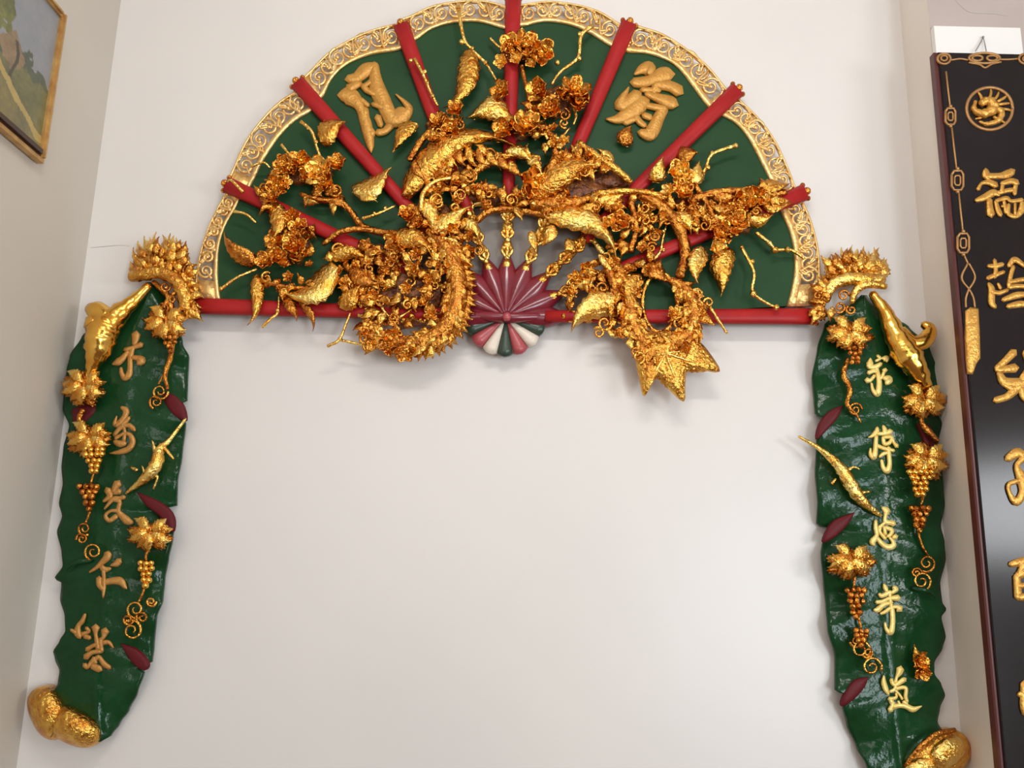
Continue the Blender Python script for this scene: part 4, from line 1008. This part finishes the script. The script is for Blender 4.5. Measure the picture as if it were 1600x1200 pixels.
grapes(RR, (1336, 544), 14, 13, .10, 4.4, GOLDD); grapes(RR, (1438, 738), 22, 20, .102, 5, GOLDT); grapes(RR, (1437, 794), 22, 15, .08, 5, GOLDD); grapes(RR, (1338, 922), 26, 16, .08, 5, GOLDD); grapes(RR, (1346, 985), 14, 12, .08, 4.4, GOLDD)
for c, R, a, mt in (((250, 612), 13, 0, GOLD), ((244, 628), 11, 2, GOLDD), ((132, 826), 11, 1, GOLDD), ((128, 842), 9, 3, GOLDD), ((146, 862), 14, 2, GOLD), ((212, 952), 15, 1, GOLD), ((206, 985), 17, 4, GOLD), ((222, 965), 10, 2, GOLDD), ((200, 968), 9, 0, GOLDD), ((236, 940), 8, 0, GOLD)):
    curl(LL, c, R, 0.072, 1.9, 1.5, a, 1, mt)
for c, R, a, mt in (((1336, 640), 11, 0, GOLDD), ((1448, 880), 14, 2, GOLDD), ((1440, 908), 15, 1, GOLD), ((1432, 895), 8, 0, GOLDD), ((1345, 1015), 16, 1, GOLD), ((1338, 1002), 10, 3, GOLDD), ((1362, 1042), 16, 0.4, GOLD), ((1356, 1020), 9, 3, GOLDD)):
    curl(RR, c, R, 0.075, 1.9, 1.5, a, -1, mt)
for pts in ([(152, 720), (145, 745), (140, 762)], [(142, 790), (138, 808), (132, 820)], [(226, 915), (222, 930), (214, 945)], [(232, 855), (228, 870), (230, 884)], [(268, 550), (258, 580), (248, 600)]):
    twig(LL, pts, 0.07, 2.2, (), GOLDD, 'tendril_stem')
for pts in ([(1444, 770), (1440, 785), (1438, 797)], [(1432, 820), (1440, 850), (1450, 868)], [(1336, 900), (1334, 915), (1338, 926)], [(1340, 960), (1345, 980), (1346, 1000)], [(1420, 795), (1432, 790)]):
    twig(RR, pts, 0.07, 2.2, (), GOLDD, 'tendril_stem')
leaf('pale_leaf_edge', LL, (146, 874), (104, 893), 9, .068, None, .1, material=GREENL)
leaf('small_leaf', RR, (1432, 1040), (1430, 1006), 14, .075, None, .1, material=GOLD)
flower(RR, 1434, 1030, 16, .075, 'd'); flower(RR, 1440, 1048, 14, .075, 'd')
leaf('pale_leaf_edge', RR, (1424, 918), (1462, 936), 9, .068, None, -.1, material=GREENL)

# gilded rolled ends at the foot of the leaves
def bulb(parent, name, c, rx, ry, rot, d, h, material=GOLD, kink=0.0):
    vs = []; fs = []; A, K = 28, 9
    for k in range(K + 1):
        th = math.pi / 2 * k / K
        for j in range(A):
            a = 2 * math.pi * j / A; q = math.sin(th)
            x = rx * q * math.cos(a) * (1 + kink * math.cos(a)); y = ry * q * math.sin(a) * (1 + 0.10 * math.cos(2 * a))
            X = c[0] + x * math.cos(rot) - y * math.sin(rot); Y = c[1] + x * math.sin(rot) + y * math.cos(rot)
            vs.append(P(X, Y, d + h * math.cos(th) + 0.0016 * math.sin(a * 9 + k)))
    for k in range(K):
        for j in range(A):
            a = k * A + j; b = k * A + (j + 1) % A; fs.append((a, a + A, b + A, b))
    o = len(vs)
    for j in range(A): vs.append(vs[K * A + j] + Vector((0, 0.03, 0)))
    for j in range(A): fs.append((K * A + j, o + j, o + (j + 1) % A, K * A + (j + 1) % A))
    return obj(name, vs, fs, material, parent)
bulb(LL, 'rolled_end', (76, 1114), 44, 33, 1.15, 0.045, 0.055); bulb(LL, 'rolled_end', (112, 1134), 44, 32, 0.45, 0.055, 0.060, kink=.12)
mb = MB(); ptube(mb, [(80, 1151, .070, 1.2), (87, 1139, .090, 1.5), (96, 1121, .100, 1.5), (101, 1107, .086, 1.0)], 7, 5); mb.build('rolled_end_crease', GROUND, LL)  # dark tube passes for the groove, its shade put into the colour
leaf('rolled_end_tip', LL, (120, 1158), (160, 1154), 18, .07, .055, -.1, material=GOLDB)
bulb(RR, 'rolled_end', (1466, 1186), 56, 42, -0.62, 0.045, 0.038, GOLD)
bulb(RR, 'rolled_end_core', (1480, 1176), 31, 25, -0.6, 0.070, 0.032, GOLDB); bulb(RR, 'rolled_end_core', (1438, 1206), 30, 25, -0.5, 0.066, 0.030, GOLDB)
mb = MB(); ptube(mb, [(1414, 1196, .07, 3), (1436, 1168, .09, 3.5), (1462, 1147, .085, 3.5), (1492, 1140, .065, 3)], 7, 5); mb.build('rolled_end_rim', GOLDD, RR)

# ------------------------------------------------------------------ lacquered couplet board on the pillar
BD0, BD1 = DP + 0.024, DP + 0.062        # back and front depth
tl = P(1467, 80, BD1); bl = P(1571, 1200, BD1); XB0 = (tl.x + bl.x) / 2
XB1 = P(1619, 80, BD1).x; ZT = tl.z; ZB = 0.72
board = thing('couplet_board', 'long black lacquered board with gold characters hanging on the pillar', 'sign board', Vector(((XB0 + XB1) / 2, -BD0, ZB)))
def boardbox(name, x0, x1, z0_, z1_, da, db, material, bev=0.004):
    mb = MB(); vs = []
    for d, e in ((da, 0), (db - bev, 0), (db, bev)):
        vs += [(x0 + e, -d, z0_ + e), (x1 - e, -d, z0_ + e), (x1 - e, -d, z1_ - e), (x0 + e, -d, z1_ - e)]
    fs = [(0, 3, 2, 1), (8, 9, 10, 11)]
    for k in range(2):
        for j in range(4): a = k * 4 + j; b = k * 4 + (j + 1) % 4; fs.append((a, b, b + 4, a + 4))
    mb.add(vs, fs); return mb.build(name, material, board, smooth=False)
boardbox('board_core', XB0 - 0.010, XB1 + 0.010, ZB, ZT + 0.003, BD0, BD1 - 0.008, BOARDSIDE)
boardbox('lacquer_face', XB0, XB1, ZB + 0.008, ZT - 0.002, BD1 - 0.009, BD1, BLACK, 0.003)
FD = BD1
def pt_(pts, r, d=FD, sm=False): 
    mb = MB(); ptube(mb, [(x, y, d + 0.001, r) for x, y in pts], 6, 4, sm=sm); return mb
def knot(px, py, s=1.0, rings=True):
    mb = MB()
    def ring(w_, h_, r):
        pts = [(px - w_, py - h_ * .6), (px - w_ * .6, py - h_), (px + w_ * .6, py - h_), (px + w_, py - h_ * .6), (px + w_, py + h_ * .6), (px + w_ * .6, py + h_), (px - w_ * .6, py + h_), (px - w_, py + h_ * .6), (px - w_, py - h_ * .6)]
        ptube(mb, [(x, y, FD + .001, r) for x, y in pts], 6, 1, sm=False)
    ring(9 * s, 15 * s, 2.2); ring(4.5 * s, 7.5 * s, 1.8)
    for sy_ in (-1, 1): mb.ball(P(px, py + sy_ * 18 * s, FD + .001), 3.6 * S(FD), 6, 5)
    mb.build('fret_knot', PLINE, board)
# chain of frets down the left edge
ch = [(1477, 110), (1485, 165), (1487, 185), (1496, 262), (1497, 282), (1505, 362), (1506, 382)]
knot(1485, 182, .85); knot(1496, 282); knot(1505, 380)
for a_, b_ in (((1478, 112), (1484, 165)), ((1487, 200), (1494, 262)), ((1498, 302), (1504, 360)), ((1507, 400), (1512, 412))):
    pt_([a_, b_], 1.8).build('fret_line', PLINE, board)
for s_ in (-1, 1):
    pt_([(1513 + 1 * s_, 412), (1513 + 10 * s_, 430), (1513 + 8 * s_, 441), (1514, 452), (1515 - 6 * s_, 466), (1516 - 7 * s_, 480)], 1.8, sm=True).build('fret_loop', PLINE, board)
relief('fret_tassel', board, [(1508, 486), (1516, 480), (1529, 482), (1531, 520), (1532, 560), (1526, 568), (1520, 585), (1512, 584), (1510, 560), (1508, 520)], (1519, 530), FD, 0.006, PGOLD, 0.004)
# top fret: corner knot, centre cartouche
def loopm(name, pts, r): 
    pt_(pts, r, sm=True).build(name, PLINE, board)
def ringp(cx, cy, w_, h_): return [(cx + w_ * math.cos(2 * math.pi * i / 16), cy + h_ * math.sin(2 * math.pi * i / 16)) for i in range(17)]
loopm('fret_knot', ringp(1475, 92, 10, 8), 2.2); loopm('fret_knot', ringp(1475, 91, 5, 4), 2.0); loopm('fret_line', [(1486, 94), (1500, 92), (1512, 94)], 1.8)
loopm('fret_cartouche', ringp(1538, 91, 24, 8), 2.4); loopm('fret_cartouche', ringp(1527, 91, 8, 4), 2.2); loopm('fret_cartouche', ringp(1550, 91, 8, 4), 2.2); loopm('fret_cartouche', [(1514, 98), (1530, 101), (1539, 106), (1550, 100), (1564, 97)], 2.0)
loopm('fret_line', [(1562, 93), (1576, 93), (1590, 92)], 1.8); loopm('fret_knot', ringp(1603, 92, 11, 8), 2.2); loopm('fret_knot', ringp(1603, 92, 5, 4), 2.0)
# round medallion with a coiled beast
mcx, mcy = 1546, 170
loopm('medallion_rim', ringp(mcx, mcy, 36, 33), 3.0)
mb = MB()
ptube(mb, [(mcx - 22, mcy - 12, FD + .002, 3), (mcx - 24, mcy + 2, FD + .003, 5), (mcx - 8, mcy + 8, FD + .006, 8), (mcx + 6, mcy - 2, FD + .008, 9), (mcx - 2, mcy - 12, FD + .008, 8), (mcx - 14, mcy - 8, FD + .006, 6)], 8, 5, wob=.2)
ptube(mb, [(mcx + 6, mcy - 2, FD + .005, 7), (mcx + 18, mcy + 6, FD + .004, 6), (mcx + 14, mcy + 18, FD + .003, 5), (mcx - 4, mcy + 24, FD + .002, 4), (mcx - 16, mcy + 20, FD + .002, 2)], 8, 5, wob=.2)
for x, y, u, v in ((16, -14, 26, -20), (18, -8, 31, -8), (20, 0, 33, 3), (-2, -16, 2, -30), (-14, -14, -18, -26), (8, 16, 24, 22), (-10, 12, -22, 16), (6, -14, 14, -26)):
    ptube(mb, [(mcx + x * .8, mcy + y * .8, FD + .004, 3), (mcx + (x + u) / 2 + 2, mcy + (y + v) / 2, FD + .003, 2.6), (mcx + u, mcy + v, FD + .001, 1.6)], 6, 4)
mb.build('medallion_relief', PGOLD, board)
BC = [
    ((1510, 250), 10.91, [[(330, 170, 70), (340, 260, 110), (380, 330, 50)], [(340, 270, 80), (560, 270, 80), (700, 240, 110), (790, 190, 90)], [(200, 500, 60), (260, 400, 45), (380, 380, 80), (500, 430, 90)],
        [(160, 690, 50), (300, 640, 90), (460, 560, 100), (560, 600, 40)], [(390, 680, 80), (400, 820, 90), (420, 930, 110)], [(600, 400, 60), (760, 360, 80), (860, 390, 90)], [(540, 560, 60), (700, 520, 60), (820, 510, 70)],
        [(620, 400, 50), (600, 560, 60)], [(840, 420, 60), (820, 580, 60)], [(500, 700, 50), (540, 850, 70), (580, 940, 70)], [(500, 700, 50), (680, 650, 60), (760, 700, 50), (950, 680, 60)],
        [(640, 700, 45), (680, 900, 60)], [(600, 790, 35), (660, 780, 35)], [(720, 760, 50), (720, 920, 60), (850, 960, 60), (940, 850, 90), (950, 720, 60)], [(830, 740, 40), (830, 930, 40)]]),
    ((1510, 390), 10.91, [[(370, 280, 50), (500, 280, 70), (620, 250, 60)], [(480, 180, 55), (500, 350, 60), (480, 470, 60)], [(360, 490, 60), (480, 440, 60), (640, 380, 50)], [(380, 580, 50), (430, 680, 90), (430, 900, 90), (490, 980, 60)],
        [(450, 720, 60), (560, 740, 60), (700, 690, 50)], [(540, 580, 40), (580, 660, 50)], [(720, 280, 60), (820, 170, 80), (980, 270, 60), (1080, 300, 60)], [(800, 290, 60), (760, 420, 60), (720, 620, 60)],
        [(720, 560, 50), (900, 520, 60), (1080, 500, 60)], [(720, 640, 60), (900, 620, 60), (1060, 640, 60)], [(620, 860, 60), (850, 780, 90), (1080, 760, 60)], [(700, 970, 60), (900, 930, 90), (1080, 920, 60), (1000, 800, 40)]]),
    ((1510, 530), 4.444, [[(330, 90, 45), (270, 150, 38), (210, 210, 30), (340, 200, 50)], [(225, 230, 30), (270, 300, 55), (400, 310, 65)], [(250, 310, 20), (330, 340, 50), (400, 320, 50)], [(340, 350, 50), (280, 400, 40), (200, 425, 35)],
        [(380, 330, 40), (400, 400, 40), (460, 430, 40), (480, 370, 20)], [(410, 90, 40), (440, 190, 45), (390, 280, 45)]]),
    ((1510, 530), 4.444, [[(285, 830, 40), (350, 790, 55), (395, 820, 40), (350, 880, 30), (380, 960, 55), (390, 1060, 40), (350, 1130, 45), (305, 1080, 25), (295, 1010, 25), (370, 980, 30)],
        [(420, 800, 40), (470, 880, 40), (420, 960, 40), (480, 1010, 40), (450, 1120, 40)]]),
    ((1510, 830), 4.444, [[(305, 230, 30), (380, 215, 50), (480, 190, 40)], [(400, 230, 40), (370, 300, 40)], [(350, 310, 40), (360, 460, 45)], [(350, 310, 40), (470, 290, 40), (480, 450, 40)], [(360, 380, 30), (470, 370, 30)], [(370, 460, 40), (480, 450, 40)]]),
    ((1510, 1000), 4.444, [[(365, 380, 30), (430, 370, 45), (540, 350, 40)], [(400, 300, 40), (410, 500, 45), (530, 510, 40)], [(460, 290, 40), (465, 440, 40)], [(510, 280, 40), (505, 440, 40)], [(465, 440, 30), (505, 440, 30)]])]
for off, s_, st in BC: character(board, off, s_, st, FD - 0.0005, 0.007, PGOLD)
# wire the board hangs by, over a nail in the batten
mb = MB(); dn = DP + 0.030
ptube(mb, [(1536, 58, DP + .022, 1.6), (1536, 58, dn, 2.2)], 6, 2, sm=False)
ptube(mb, [(1524, 80, BD0 + .012, 0.9), (1530, 70, dn, 0.9), (1536, 60, dn, 0.9), (1539, 70, dn, 0.9), (1541, 80, BD0 + .012, 0.9)], 6, 3)
tag(mb.build('hanging_wire', WIRE, None), 'thin steel hanging wire looped over a nail above the black board', 'wire')
